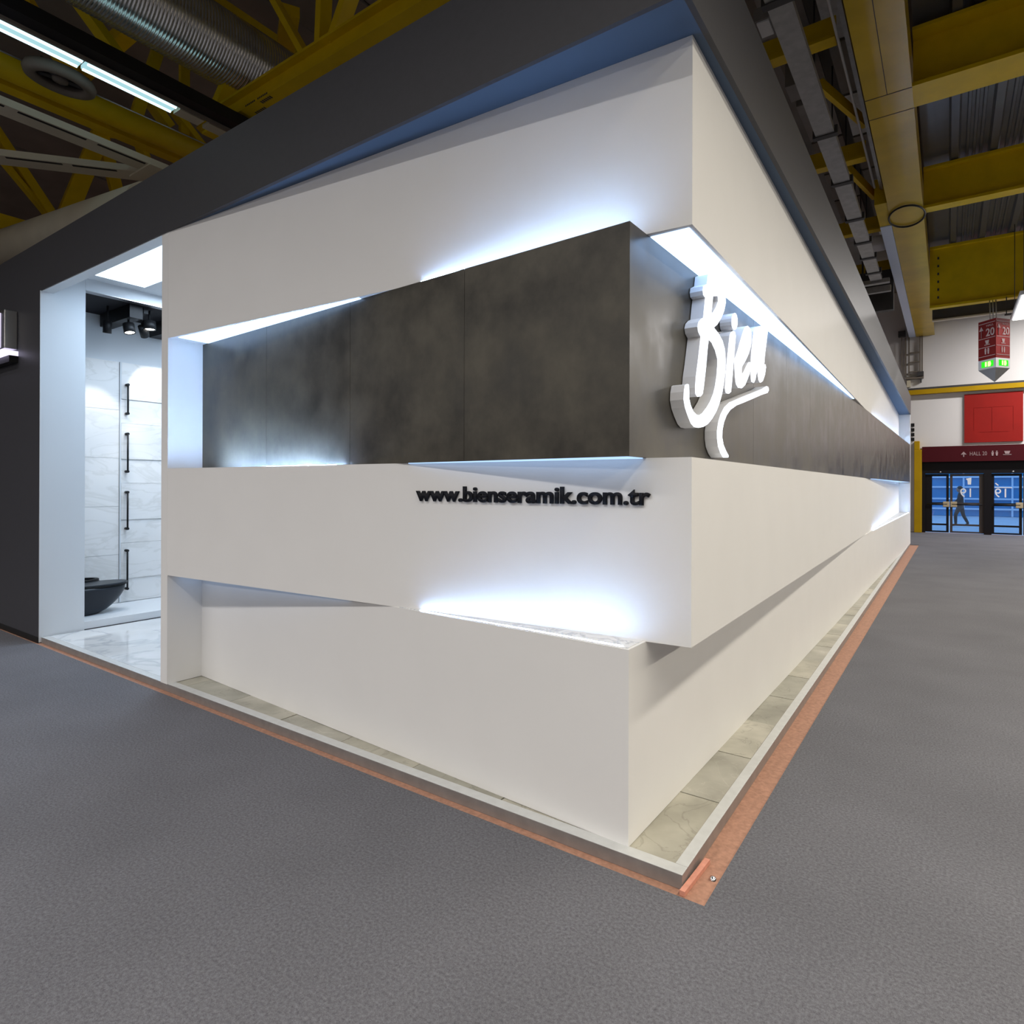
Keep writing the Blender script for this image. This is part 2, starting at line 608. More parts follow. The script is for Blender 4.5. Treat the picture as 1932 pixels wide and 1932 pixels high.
# carpet laid round the stand
bm = bmesh.new()
prism(bm, [(0.105, -0.053), (0.2, 17.92), (-10, 18.05), (-10, 23.7), (13.9, 23.7), (13.9, -15.9), (-31.9, -15.9), (-31.9, -0.055)], -0.008, 0.0)
tag(obj('aisle_carpet', bm, 'carpet'), 'grey needle-felt carpet covering the aisle floor round the stand', 'carpet')

# ================================================================== THE STAND
ZS = [0.05, 0.897, 1.727, 2.74, 3.566]
ZTOP = 4.071
L13, A13, R13 = Vector((-4.1, -0.003)), Vector((-0.05, 0.245)), Vector((-0.248, 17.6))
L24, B24, R24 = Vector((-4.1, 0.27)), Vector((-0.257, 0.055)), Vector((0.008, 17.6))


def y13(x): return L13.y + (x - L13.x) / (A13.x - L13.x) * (A13.y - L13.y)
def y24(x): return L24.y + (x - L24.x) / (B24.x - L24.x) * (B24.y - L24.y)
def x13(y): return A13.x + (y - A13.y) / (R13.y - A13.y) * (R13.x - A13.x)
def x24(y): return B24.x + (y - B24.y) / (R24.y - B24.y) * (R24.x - B24.x)


BACK = [(-0.9, 17.6), (-0.9, 0.9), (-4.1, 0.9)]
P13 = [tuple(L13), tuple(A13), tuple(R13)] + BACK
P24 = [tuple(L24), tuple(B24), tuple(R24)] + BACK
XC = -1.77   # where the two twisted faces cross on the left side
YC2 = 7.9    # and on the right side

# --- platform
plat = thing('stand_platform', 'low stand platform with aluminium edge and grey-beige stone tiles', 'platform', (-3.3, 8, 0))
boxobj('base', (-6.66, -0.02, 0.02, 17.78, -0.008, 0.040), 'midgrey', plat)


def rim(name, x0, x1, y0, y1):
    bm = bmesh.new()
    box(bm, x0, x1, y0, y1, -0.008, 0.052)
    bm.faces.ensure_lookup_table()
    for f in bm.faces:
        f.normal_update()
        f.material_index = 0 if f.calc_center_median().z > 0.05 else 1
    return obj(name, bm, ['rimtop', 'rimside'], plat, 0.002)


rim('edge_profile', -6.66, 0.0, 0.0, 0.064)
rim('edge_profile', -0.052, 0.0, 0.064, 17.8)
k = 0
y = 0.066
while y < 17.5:
    h = 0.594
    bm = bmesh.new()
    box(bm, -0.34, -0.0535, y, min(y + h, 17.59), 0.040, 0.0475 + 0.0012 * ((k * 7) % 3))
    obj('stone_tile', bm, TILE_MATS[(k * 3 + k // 4) % 4], plat)
    y += 0.6
    k += 1
x = -0.345
while x > -4.1:
    bm = bmesh.new()
    box(bm, max(x - 0.594, -4.1), x, 0.0655, 0.31, 0.040, 0.0475 + 0.0012 * ((k * 5) % 3))
    obj('stone_tile', bm, TILE_MATS[(k * 3) % 4], plat)
    x -= 0.6
    k += 1
# polished interior floor behind the doorway
fx = [-6.655, -5.44, -4.21]
fy = [0.0655, 1.26, 2.46, 3.5]
for i in range(2):
    for j in range(3):
        boxobj('marble_floor_tile', (fx[i] + 0.001, fx[i + 1] - 0.001, fy[j] + 0.001, fy[j + 1] - 0.001, 0.040, 0.0505), 'marble_floor', plat)

# --- the four twisted bands


def band_obj(name, label, pts, z0, z1, mat):
    t = thing(name, label, 'wall band', (-2.0, 1.0, z0))
    bm = bmesh.new()
    prism(bm, pts, z0, z1)
    obj('wall_panel', bm, mat, t)
    return t


b4 = band_obj('lower_wall_band', 'lowest white wall band of the stand, standing on the stone tiles', P24, ZS[0], ZS[1], 'white')
b3 = band_obj('middle_wall_band', 'white wall band carrying the black web address lettering', P13, ZS[1], ZS[2], 'white')
b1 = band_obj('upper_wall_band', 'tall white wall band directly beneath the anthracite fascia', P13, ZS[3], ZS[4], 'white')
b2 = thing('dark_wall_band', 'dark cement-look wall band wrapping the corner behind the script sign', 'wall band', (-2.0, 1.0, ZS[2]))
CI = 0.014
bm = bmesh.new()
prism(bm, [(L24.x, L24.y + CI), (B24.x - CI * 1.06, B24.y + CI), (R24.x - CI, R24.y)] + BACK, ZS[2], ZS[3])
obj('core', bm, 'core', b2)


def slab(a, b, inward):
    """one porcelain slab clad on the dark band between plan points a and b"""
    a, b = Vector(a), Vector(b)
    d = (b - a).normalized()
    n = Vector((-d.y, d.x)) * inward
    a2, b2_ = a + d * 0.0012, b - d * 0.0012
    bm = bmesh.new()
    prism(bm, [tuple(a2), tuple(b2_), tuple(b2_ + n * (CI - 0.001)), tuple(a2 + n * (CI - 0.001))], ZS[2] + 0.001, ZS[3] - 0.001)
    obj('porcelain_slab', bm, 'slab', b2)


nl = 4
for i in range(nl):
    slab(L24.lerp(B24, i / nl), L24.lerp(B24, (i + 1) / nl), 1)
nr = 18
for i in range(nr):
    slab(B24.lerp(R24, i / nr), B24.lerp(R24, (i + 1) / nr), 1)


def poly(name, pts, z0, z1, mat, parent):
    bm = bmesh.new()
    prism(bm, pts, z0, z1)
    return obj(name, bm, mat, parent)


# lit diffusers let into the undersides
xs = -4.0
xe = XC - 0.30
poly('led_diffuser', [(xs, y13(xs) + 0.022), (xe, y13(xe) + 0.012), (xe, y24(xe) - 0.003), (xs, y24(xs) - 0.003)], ZS[3] - 0.004, ZS[3] + 0.001, 'led_panel', b1)
ys, ye = 0.27, YC2 - 1.2
poly('led_diffuser', [(x13(ys) - 0.022, ys), (x13(ye) - 0.012, ye), (x24(ye) + 0.003, ye), (x24(ys) + 0.003, ys)], ZS[3] - 0.004, ZS[3] + 0.001, 'led_panel', b1)
xs, xe = XC + 0.12, B24.x - 0.012
poly('led_diffuser', [(xs, y24(xs) + 0.004), (xe, y24(xe) + 0.012), (xe, y13(xe) - 0.003), (xs, y13(xs) - 0.003)], ZS[2] - 0.003, ZS[2] + 0.001, 'led_soft', b2)
ys, ye = YC2 + 1.0, 17.55
poly('led_diffuser', [(x24(ys) - 0.006, ys), (x24(ye) - 0.014, ye), (x13(ye) + 0.003, ye), (x13(ys) + 0.003, ys)], ZS[2] - 0.003, ZS[2] + 0.001, 'led_soft', b2)


xs, xe = -4.085, XC - 0.4
poly('led_diffuser', [(xs, y13(xs) + 0.08), (xe, y13(xe) + 0.03), (xe, y24(xe) - 0.003), (xs, y24(xs) - 0.003)], ZS[1] - 0.003, ZS[1] + 0.001, 'led_dim', b3)
# upward LED strips lying on the projecting ledges, close to the wall behind
def strip_x(z, xa, xb, inner, outer, parent, fr=0.86, w=0.014, mat='led'):
    pa, pb = [], []
    for x in (xa, xb):
        g = outer(x) - inner(x)
        c = inner(x) + g * fr
        wk = min(w, max(0.0008, abs(g) * 0.07))
        pa.append((x, c - wk / 2))
        pb.append((x, c + wk / 2))
    poly('led_strip', pa + pb[::-1], z, z + 0.0015, mat, parent)


def strip_y(z, ya, yb, inner, outer, parent, fr=0.86, w=0.014, mat='led'):
    pa, pb = [], []
    for y_ in (ya, yb):
        g = outer(y_) - inner(y_)
        c = inner(y_) + g * fr
        wk = min(w, max(0.0008, abs(g) * 0.07))
        pa.append((c - wk / 2, y_))
        pb.append((c + wk / 2, y_))
    poly('led_strip', pa + pb[::-1], z, z + 0.0015, mat, parent)


strip_x(ZS[3] + 0.0005, XC + 0.22, -0.30, y13, y24, b2)
strip_y(ZS[3] + 0.0005, YC2 + 1.2, 17.5, x13, x24, b2)
strip_x(ZS[1] + 0.0045, XC + 0.22, -0.30, y13, y24, b4)
strip_y(ZS[1] + 0.0045, YC2 + 1.2, 17.5, x13, x24, b4)
strip_x(ZS[2] + 0.0005, -3.75, XC - 0.50, y24, y13, b3, 0.68, 0.010, 'led_strong')
strip_x(ZS[2] + 0.0005, -3.85, -2.5, y24, y13, b3, 0.34, 0.012, 'led')  # extra strip, added to strengthen the glow on the dark band
# pale marble lying on the ledge of the lowest band
poly('marble_ledge', [(XC + 0.05, y24(XC + 0.05) + 0.003), (B24.x - 0.012, B24.y + 0.013), (B24.x - 0.012, y13(B24.x) - 0.001), (XC + 0.05, y13(XC + 0.05) - 0.001)], ZS[1], ZS[1] + 0.004, 'ledge', b4)
poly('marble_ledge', [(x24(YC2 + .5) - 0.004, YC2 + .5), (x24(17.55) - 0.012, 17.55), (x13(17.55) + 0.001, 17.55), (x13(YC2 + .5) + 0.001, YC2 + .5)], ZS[1], ZS[1] + 0.004, 'ledge', b4)

# --- end returns
bm = bmesh.new()
box(bm, -4.2, -4.1, -0.004, 0.9, ZS[0], ZS[4])
tag(obj('white_pilaster', bm, 'white'), 'narrow white pilaster between the doorway and the banded wall', 'pilaster')
bm = bmesh.new()
box(bm, -0.9, 0.008, 17.6, 17.8, ZS[0], ZS[4])
tag(obj('white_end_wall', bm, 'white'), 'white return wall closing the far end of the banded wall', 'wall panel')

# --- anthracite fascia, wall and soffit
fas = thing('anthracite_fascia', 'deep anthracite fascia running round the top of the stand', 'fascia', (-3, 0, ZS[4]))
bm = bmesh.new()
prism(bm, [(-16, -0.013), (0.013, -0.013), (0.013, 17.8), (-0.012, 17.8), (-0.012, 0.012), (-16, 0.012)], ZS[4], ZTOP)
obj('fascia_board', bm, 'anthracite', fas)
bm = bmesh.new()
prism(bm, [(-4.2, 0.0125), (-0.0125, 0.0125), (-0.0125, 17.8), (-1.0, 17.8), (-1.0, 1.0), (-4.2, 1.0)], ZS[4] + 0.001, ZS[4] + 0.05)
o = obj('soffit_board', bm, 'soffit', fas)

boxobj('header_core', (-6.66, -4.2, 0.0125, 0.09, ZS[4] + 0.0005, ZTOP), 'anthracite', fas)
dw = thing('anthracite_wall', 'plain anthracite wall to the left of the lit doorway', 'wall panel', (-11, 0.2, 0))
boxobj('wall_board', (-16, -6.675, -0.02, 0.375, -0.008, ZS[4]), 'anthracite', dw)
boxobj('plinth_strip', (-16, -6.675, -0.028, -0.02, -0.008, 0.05), 'black', dw)
boxobj('jamb_lining', (-6.675, -6.665, -0.018, 0.385, 0.0, ZS[4]), 'white_lining', dw)
boxobj('jamb_lining', (-6.675, -6.665, 0.092, 0.385, ZS[4], 3.82), 'white_lining', dw)
boxobj('header_lining', (-6.665, -4.2, -0.006, 0.094, ZS[4] - 0.006, ZS[4]), 'white_lining', dw)

# projecting lit screen at the picture's left edge
sc_ = thing('lit_wall_screen', 'lit screen with steel edge projecting from the anthracite wall', 'screen', (-8.2, -0.1, 2.9))
boxobj('screen_case', (-9.3, -7.29, -0.135, -0.0205, 3.04, 3.45), 'steel', sc_, 0.008)
boxobj('screen_face', (-9.3, -7.42, -0.142, -0.136, 3.06, 3.43), 'screen', sc_)
boxobj('lower_lip', (-9.3, -7.27, -0.16, -0.0205, 2.97, 3.02), 'screen', sc_)
boxobj('bracket', (-9.3, -7.27, -0.10, -0.0205, 2.90, 2.97), 'black', sc_)

# --- showroom room behind the doorway
bm = bmesh.new()
box(bm, -7.9, -4.2, 3.5, 3.6, 0, 4.0)
tag(obj('showroom_back_wall', bm, 'white_lining'), 'white back wall of the lit showroom', 'wall panel')
bm = bmesh.new()
box(bm, -4.2, -4.12, 0.9, 3.5, 0.04, 3.9)
tag(obj('showroom_side_wall', bm, 'white_lining'), 'white inner side wall of the showroom behind the pilaster', 'wall panel')
cl = thing('showroom_ceiling', 'white showroom ceiling with a dropped black margin above the track lights', 'ceiling panel', (-5.4, 1.8, 3.8))
boxobj('ceiling_board', (-6.75, -4.2, 0.09, 3.5, 3.80, 3.86), 'white_lining', cl)
boxobj('dropped_edge', (-6.75, -6.665, 0.386, 3.5, 3.675, 3.80), 'white_lining', cl)
boxobj('edge_bead', (-6.76, -6.66, 0.386, 3.5, 3.668, 3.675), 'steel', cl)
boxobj('black_margin', (-7.62, -6.76, 0.386, 3.5, 3.672, 3.74), 'black_board', cl)
lb = thing('ceiling_lightbox', 'glowing rectangular lightbox in the doorway ceiling', 'light', (-5.3, 0.5, 3.7))
boxobj('frame', (-6.20, -4.50, 0.26, 0.78, 3.715, 3.80), 'white_lining', lb)
boxobj('diffuser', (-6.17, -4.53, 0.285, 0.755, 3.708, 3.715), 'lightbox', lb)

# tiled display wall (two planes) with plinth
dwl = thing('marble_display_wall', 'pale veined marble display wall inside the doorway', 'wall panel', (-7.6, 1.9, 0.1))
boxobj('backing', (-7.75, -7.62, 0.375, 3.5, 0.04, 3.70), 'white_lining', dwl)
zz = [0.13, 0.73, 1.33, 1.93, 2.53, 3.13]
for a, b_ in zip(zz, zz[1:]):
    boxobj('marble_tile', (-7.62, -7.605, 0.386, 1.108, a + 0.0015, b_ - 0.0015), 'marble_wall', dwl)
boxobj('corner_bead', (-7.62, -7.588, 1.11, 1.125, 0.13, 3.13), 'white_lining', dwl)
zb = [0.13, 0.42, 0.87, 1.16, 1.62, 1.92, 2.37, 2.67, 3.13]
for i, (a, b_) in enumerate(zip(zb, zb[1:])):
    off = 0.022 if i % 2 else 0.012
    for ya, yb in ((1.127, 2.30), (2.303, 3.49)):
        boxobj('marble_tile', (-7.62, -7.61 + off, ya, yb, a + 0.0015, b_ - 0.0015), 'marble_wall', dwl)
pln = thing('display_plinth', 'low white plinth under the black toilet', 'plinth', (-7.2, 1.9, 0.05))
boxobj('plinth_body', (-7.62, -6.69, 0.386, 3.5, 0.0, 0.125), 'white_lining', pln, 0.003)
boxobj('gap_shade_strip', (-6.695, -6.668, 0.386, 3.5, 0.04, 0.058), 'darksteel', pln)  # solid dark strip stands for the shade in the plinth's gap
boxobj('edge_board', (-6.69, -6.668, 0.386, 3.5, 0.058, 0.135), 'white_lining', pln)

# four black grab rails one above the other
for i, (za, zb_) in enumerate(((2.49, 2.85), (1.765, 2.235), (1.05, 1.505), (0.30, 0.775))):
    pos = ('topmost', 'second from the top', 'third from the top', 'lowest')[i]
    t = thing('grab_rail', 'vertical black grab rail on the marble wall, %s of four' % pos, 'rail', (-7.585, 1.18, za), 'black rails on the marble wall')
    tubeobj('bar', [(-7.535, 1.18, za), (-7.535, 1.18, zb_)], 0.011, 'black', t)
    for z_ in (za, zb_):
        bm = bmesh.new()
        tube(bm, [(-7.59, 1.18, z_), (-7.525, 1.18, z_)], 0.017, 10)
        obj('wall_mount', bm, 'black', t)

# small dark dispenser peeking past the pilaster
bm = bmesh.new()
bmesh.ops.create_uvsphere(bm, u_segments=16, v_segments=10, radius=1)
bmesh.ops.transform(bm, matrix=Matrix.Translation((-7.555, 1.70, 1.33)) @ Matrix.Diagonal((0.035, 0.05, 0.11, 1)), verts=bm.verts)
tag(obj('wall_dispenser', bm, 'black_ceramic'), 'small dark oval wall fitting half hidden behind the white pilaster', 'dispenser')


# wall-hung black sanitary ware, mounted on the back of the anthracite wall and pointing along +Y
def bowl(bm, cx, y0, length, width, ztop, depth, rows=9, n=28):
    rings = []
    for r in range(rows):
        t = r / (rows - 1)
        z = ztop - depth * t
        ln = length * (1 - 0.42 * t ** 1.9) - (0.05 * length if t > 0.97 else 0)
        wd = width * (1 - 0.30 * t ** 2.2)
        ring = []
        for k in range(n):
            a = 2 * math.pi * k / n
            yy = math.cos(a)
            xx = math.sin(a)
            if yy > 0:
                py = y0 + ln * 0.45 + yy * ln * 0.55
            else:
                py = y0 + ln * 0.45 * (1 + yy) if abs(yy) < 0.999 else y0
                py = max(py, y0)
            px = cx + math.copysign(abs(xx) ** (0.8 if yy > 0 else 0.35), xx) * wd / 2
            ring.append(bm.verts.new((px, py, z)))
        rings.append(ring)
    for a, b in zip(rings, rings[1:]):
        for k in range(n):
            f = bm.faces.new((a[k], a[(k + 1) % n], b[(k + 1) % n], b[k]))
            f.smooth = True
    bm.faces.new(rings[0])
    bm.faces.new(list(reversed(rings[-1])))


def lid(bm, cx, y0, length, width, z0, z1, n=32, hole=0.0):
    pts = []
    for k in range(n):
        a = 2 * math.pi * k / n
        yy, xx = math.cos(a), math.sin(a)
        py = y0 + length * 0.45 + (yy * length * 0.55 if yy > 0 else yy * length * 0.45)
        px = cx + math.copysign(abs(xx) ** (0.85 if yy > 0 else 0.4), xx) * width / 2
        pts.append((px, py))
    h = None
    if hole:
        cy = y0 + length * 0.55
        h = [(cx + (p[0] - cx) * hole, cy + (p[1] - cy) * hole) for p in pts]
    prism(bm, pts, z0, z1, hole=h)


t = thing('wall_hung_toilet', 'matt black wall-hung toilet with closed grey-black lid', 'toilet', (-7.17, 0.39, 0.14))
bm = bmesh.new()
bowl(bm, -7.17, 0.386, 0.60, 0.38, 0.430, 0.30)
obj('bowl', bm, 'black_ceramic', t)
bm = bmesh.new()
lid(bm, -7.17, 0.42, 0.585, 0.39, 0.432, 0.444)
obj('seat', bm, 'black', t, 0.004)
bm = bmesh.new()
lid(bm, -7.17, 0.42, 0.59, 0.395, 0.447, 0.466)
obj('lid', bm, 'black_ceramic', t, 0.006)
t = thing('wall_hung_bidet', 'matt black wall-hung bidet with open rim behind the toilet', 'bidet', (-7.42, 0.39, 0.14))
bm = bmesh.new()
bowl(bm, -7.45, 0.386, 0.44, 0.29, 0.46, 0.30)
obj('bowl', bm, 'black_ceramic', t)
bm = bmesh.new()
lid(bm, -7.45, 0.40, 0.42, 0.30, 0.462, 0.488, hole=0.78)
obj('rim', bm, 'black', t, 0.004)

# black light track with spotlights
tr = thing('light_track', 'black light track under the dropped ceiling margin', 'light track', (-7.1, 1.2, 3.55))
boxobj('track_box', (-7.58, -6.80, 0.88, 1.02, 3.52, 3.672), 'black', tr)
boxobj('track_rail', (-7.56, -6.82, 1.04, 1.09, 3.60, 3.672), 'black', tr)
boxobj('back_box', (-7.58, -6.80, 1.45, 1.62, 3.50, 3.672), 'black', tr)


def spot(label, loc, aim, r=0.05, ln=0.13, energy=30):
    t = thing('track_spotlight', label, 'spotlight', loc, 'spotlights on the track')
    d = (Vector(aim) - Vector(loc)).normalized()
    q = d.to_track_quat('Z', 'Y').to_matrix()
    c = Vector(loc)
    fr = lambda x, y, z: tuple(c + q @ Vector((x, y, z)))
    bm = bmesh.new()
    rg = lathe(bm, [(0.001, 0), (r, 0), (r, ln), (r * 0.86, ln), (r * 0.86, ln - 0.012)], 20, 0, fr)
    obj('housing', bm, 'black', t)
    bm = bmesh.new()
    rg = lathe(bm, [(0.0005, ln - 0.011), (r * 0.85, ln - 0.010)], 20, 0, fr)
    obj('lens', bm, 'spot', t)
    tubeobj('stem', [(c.x, c.y, 3.674), tuple(c)], 0.012, 'black', t, 8)
    L_ = bpy.data.lights.new('spot', 'SPOT')
    L_.energy = energy
    L_.spot_size = math.radians(62)
    L_.spot_blend = 0.35
    L_.shadow_soft_size = 0.03
    L_.color = (1.0, 0.98, 0.95)
    lo = bpy.data.objects.new('spot_light', L_)
    COL.objects.link(lo)
    lo.location = c + d * (ln + 0.01)
    lo.rotation_euler = d.to_track_quat('-Z', 'Y').to_euler()


spot('slim black spotlight at the left end of the track', (-7.12, 0.78, 3.50), (-7.5, 0.85, 1.2), 0.045, 0.14, 40)
spot('lit black spotlight tilted toward the doorway', (-6.95, 0.93, 3.47), (-6.75, 0.98, 2.6), 0.06, 0.11, 22)
spot('black spotlight turned away with its lens hidden', (-7.0, 1.10, 3.49), (-7.3, 1.40, 3.0), 0.045, 0.14, 22)
spot('lit black spotlight second from the pilaster', (-6.95, 1.16, 3.55), (-6.9, 1.20, 2.4), 0.07, 0.10, 22)
spot('lit black spotlight beside the pilaster edge', (-6.95, 1.42, 3.53), (-7.1, 1.5, 2.4), 0.05, 0.10, 22)

# --- lettering on the middle band
SIGNS = True
u13 = Vector((A13.x - L13.x, A13.y - L13.y, 0)).normalized()
n13 = Vector((u13.y, -u13.x, 0))
word = 'www.bienseramik.com.tr'
t = thing('web_address_lettering', 'black raised lettering reading www.bienseramik.com.tr', 'lettering', (-0.9, y13(-0.9), 1.516))
full = text_mesh(word, 1.0, 0.0, 0.027)
fx0, fx1 = xr(full)
fy1 = max(v.co.y for v in full.vertices)
WID = (Vector((-0.231, y13(-0.231), 0)) - Vector((-1.592, y13(-1.592), 0))).length
sx = WID / (fx1 - fx0)
sz = 0.080 / fy1
org = Vector((-1.592, y13(-1.592), 1.516))
for i, ch in enumerate(word):
    pre = text_mesh(word[:i + 1], 1.0, 0.0, 0.027)
    px1 = xr(pre)[1]
    me = text_mesh(ch, 1.0, 0.0, 0.027)
    cx1 = xr(me)[1]
    for v in me.vertices:
        v.co = org + u13 * ((v.co.x + px1 - cx1 - fx0) * sx) + Vector((0, 0, v.co.y * sz)) + n13 * 0.008
    bpy.data.meshes.remove(pre)
    me.materials.clear()
    o = obj_me('letter', me, 'lettering', t)
    sol = o.modifiers.new('thickness', 'SOLIDIFY')
    sol.thickness = 0.013
    sol.offset = 0
bpy.data.meshes.remove(full)

# --- backlit script sign on the dark band
SIGN_B= [(0.794, 2.714), (0.862, 2.74), (0.888, 2.694), (0.985, 2.706), (1.05, 2.693), (1.078, 2.666), (1.081, 2.631), (1.055, 2.584), (1.005, 2.532), (0.933, 2.479), (0.876, 2.451), (0.96, 2.434), (1.024, 2.409), (1.066, 2.37), (1.081, 2.317), (1.081, 2.264), (1.072, 2.234), (1.049, 2.172), (1.017, 2.11), (0.972, 2.053), (0.919, 2.005), (0.85, 1.959), (0.783, 1.926), (0.719, 1.907), (0.648, 1.896), (0.588, 1.896), (0.544, 1.911), (0.5, 1.946), (0.465, 1.98), (0.447, 2.016), (0.45, 2.054), (0.464, 2.088), (0.484, 2.095), (0.503, 2.095), (0.507, 2.061), (0.507, 2.03), (0.529, 1.997), (0.565, 1.971), (0.617, 1.958), (0.663, 1.961), (0.71, 1.976), (0.774, 2.01), (0.832, 2.049), (0.883, 2.096), (0.913, 2.14), (0.939, 2.2), (0.952, 2.259), (0.952, 2.296), (0.912, 2.337), (0.856, 2.366), (0.797, 2.376), (0.78, 2.335), (0.753, 2.222), (0.737, 2.171), (0.717, 2.109), (0.702, 2.074), (0.67, 2.057), (0.636, 2.052), (0.609, 2.063), (0.605, 2.094), (0.616, 2.153), (0.639, 2.217), (0.661, 2.287), (0.684, 2.365), (0.649, 2.382), (0.637, 2.406), (0.652, 2.433), (0.691, 2.458), (0.723, 2.47), (0.742, 2.544), (0.753, 2.582), (0.722, 2.588), (0.714, 2.608), (0.722, 2.634), (0.778, 2.659)]
SIGN_B_HOLE= [(0.862, 2.616), (0.957, 2.64), (0.963, 2.614), (0.924, 2.571), (0.88, 2.535), (0.833, 2.515), (0.85, 2.57)]
SIGN_DOT= [(1.309, 2.577), (1.305, 2.557), (1.294, 2.539), (1.277, 2.525), (1.258, 2.517), (1.238, 2.517), (1.222, 2.524), (1.21, 2.537), (1.207, 2.555), (1.21, 2.574), (1.221, 2.592), (1.237, 2.607), (1.257, 2.615), (1.277, 2.616), (1.294, 2.609), (1.305, 2.595)]
SIGN_I= [(1.227, 2.503), (1.187, 2.485), (1.172, 2.467), (1.134, 2.352), (1.101, 2.229), (1.087, 2.153), (1.102, 2.129), (1.145, 2.129), (1.184, 2.145), (1.204, 2.214), (1.228, 2.308), (1.253, 2.403), (1.273, 2.484), (1.258, 2.505)]
SIGN_E= [(1.524, 2.596), (1.577, 2.592), (1.607, 2.566), (1.607, 2.516), (1.584, 2.469), (1.537, 2.419), (1.48, 2.374), (1.402, 2.323), (1.392, 2.293), (1.414, 2.274), (1.458, 2.303), (1.514, 2.347), (1.561, 2.377), (1.602, 2.379), (1.596, 2.344), (1.567, 2.306), (1.521, 2.264), (1.47, 2.222), (1.403, 2.194), (1.339, 2.189), (1.296, 2.205), (1.28, 2.239), (1.27, 2.284), (1.264, 2.323), (1.249, 2.339), (1.285, 2.363), (1.326, 2.407), (1.369, 2.462), (1.423, 2.523), (1.467, 2.57)]
SIGN_E_HOLE= [(1.502, 2.501), (1.485, 2.468), (1.44, 2.423), (1.457, 2.459)]
SIGN_N= [(1.716, 2.62), (1.679, 2.594), (1.649, 2.524), (1.62, 2.436), (1.611, 2.352), (1.609, 2.303), (1.624, 2.265), (1.669, 2.263), (1.706, 2.29), (1.731, 2.337), (1.756, 2.382), (1.769, 2.343), (1.795, 2.299), (1.834, 2.286), (1.887, 2.305), (1.94, 2.354), (1.967, 2.408), (1.953, 2.425), (1.919, 2.42), (1.939, 2.491), (1.973, 2.568), (2.007, 2.646), (2.007, 2.674), (1.972, 2.685), (1.87, 2.67), (1.779, 2.643)]
SIGN_SWOOSH= [(1.185, 2.085), (1.393, 2.136), (1.621, 2.189), (1.874, 2.248), (1.989, 2.282), (2.031, 2.282), (2.045, 2.262), (2.01, 2.24), (1.848, 2.206), (1.622, 2.153), (1.415, 2.105), (1.292, 2.078), (1.17, 2.039), (1.102, 2.002), (1.055, 1.96), (1.027, 1.914), (1.023, 1.87), (1.047, 1.831), (1.094, 1.799), (1.142, 1.774), (1.133, 1.764), (1.056, 1.761), (1.01, 1.783), (0.969, 1.818), (0.951, 1.86), (0.95, 1.903), (0.972, 1.953), (1.008, 1.996), (1.073, 2.043), (1.17, 2.083)]
d24 = Vector((R24.x - B24.x, R24.y - B24.y, 0)).normalized()
n24 = Vector((d24.y, -d24.x, 0))
o24 = Vector((B24.x, B24.y, 0))
fr24 = lambda u, v, w: tuple(o24 + d24 * u + Vector((0, 0, v)) + n24 * w)
sg = thing('script_sign', 'large backlit white brush-script sign reading Bien with an underline swoosh', 'sign', tuple(o24 + d24 * 1.2 + n24 * 0.04 + Vector((0, 0, 1.76))))
SD = 0.078
for nm, pts, hole in (('letter_b', SIGN_B, SIGN_B_HOLE), ('letter_i_dot', SIGN_DOT, None), ('letter_i', SIGN_I, None), ('letter_e', SIGN_E, SIGN_E_HOLE), ('letter_n', SIGN_N, None), ('swoosh', SIGN_SWOOSH, None)):
    bm = bmesh.new()
    prism(bm, pts, 0.004, SD - 0.006, 0, hole, fr24)
    body = obj(nm, bm, 'sign_side', sg)
    bm = bmesh.new()
    prism(bm, pts, SD - 0.006, SD, 0, hole, fr24)
    obj('lit_face', bm, 'sign_face', body)

# --- bits on the bare floor strip by the corner
barobj('timber_lath', (0.012, -0.035, 0.003), (0.026, 0.235, 0.003), 0.022, 0.02, 'lath')
tag(bpy.data.objects['timber_lath'], 'short salmon-coloured timber lath lying against the platform corner', 'lath')
bm = bmesh.new()
rg = lathe(bm, [(0.0005, 0.008), (0.006, 0.007), (0.008, 0.004), (0.013, 0.003), (0.014, -0.008)], 16, 0, lambda x, y, z: (0.079 + x, 0.135 + y, z))
tag(obj('floor_bolt', bm, 'chrome'), 'shiny round bolt head set in the bare floor strip near the corner', 'bolt')

# ================================================================== RIGHT SIDE OF THE HALL ROOF
ZG = 6.93      # underside of the main girders
ZD = 7.72      # roof deck

# long box girder over the aisle, running to the far wall
t = thing('long_box_girder', 'long glossy yellow box girder running down the aisle to the far wall', 'girder', (0.2, 14, ZG))
bm = bmesh.new()
box(bm, -0.07, 0.44, -6, 23.9, ZG, ZD - 0.05)
obj('girder_body', bm, 'yellow_gloss', t, 0.012)
boxobj('flange_plate', (-0.09, 0.46, -6, 23.9, ZG - 0.004, ZG), 'yellow_gloss', t)
boxobj('plate_seam', (-0.09, 0.46, 7.40, 7.415, ZG - 0.007, ZG - 0.004), 'core', t)
boxobj('plate_seam', (-0.09, 0.46, 7.955, 7.97, ZG - 0.007, ZG - 0.004), 'core', t)
boxobj('plate_seam', (0.17, 0.178, 2, 7.40, ZG - 0.006, ZG - 0.004), 'core', t)
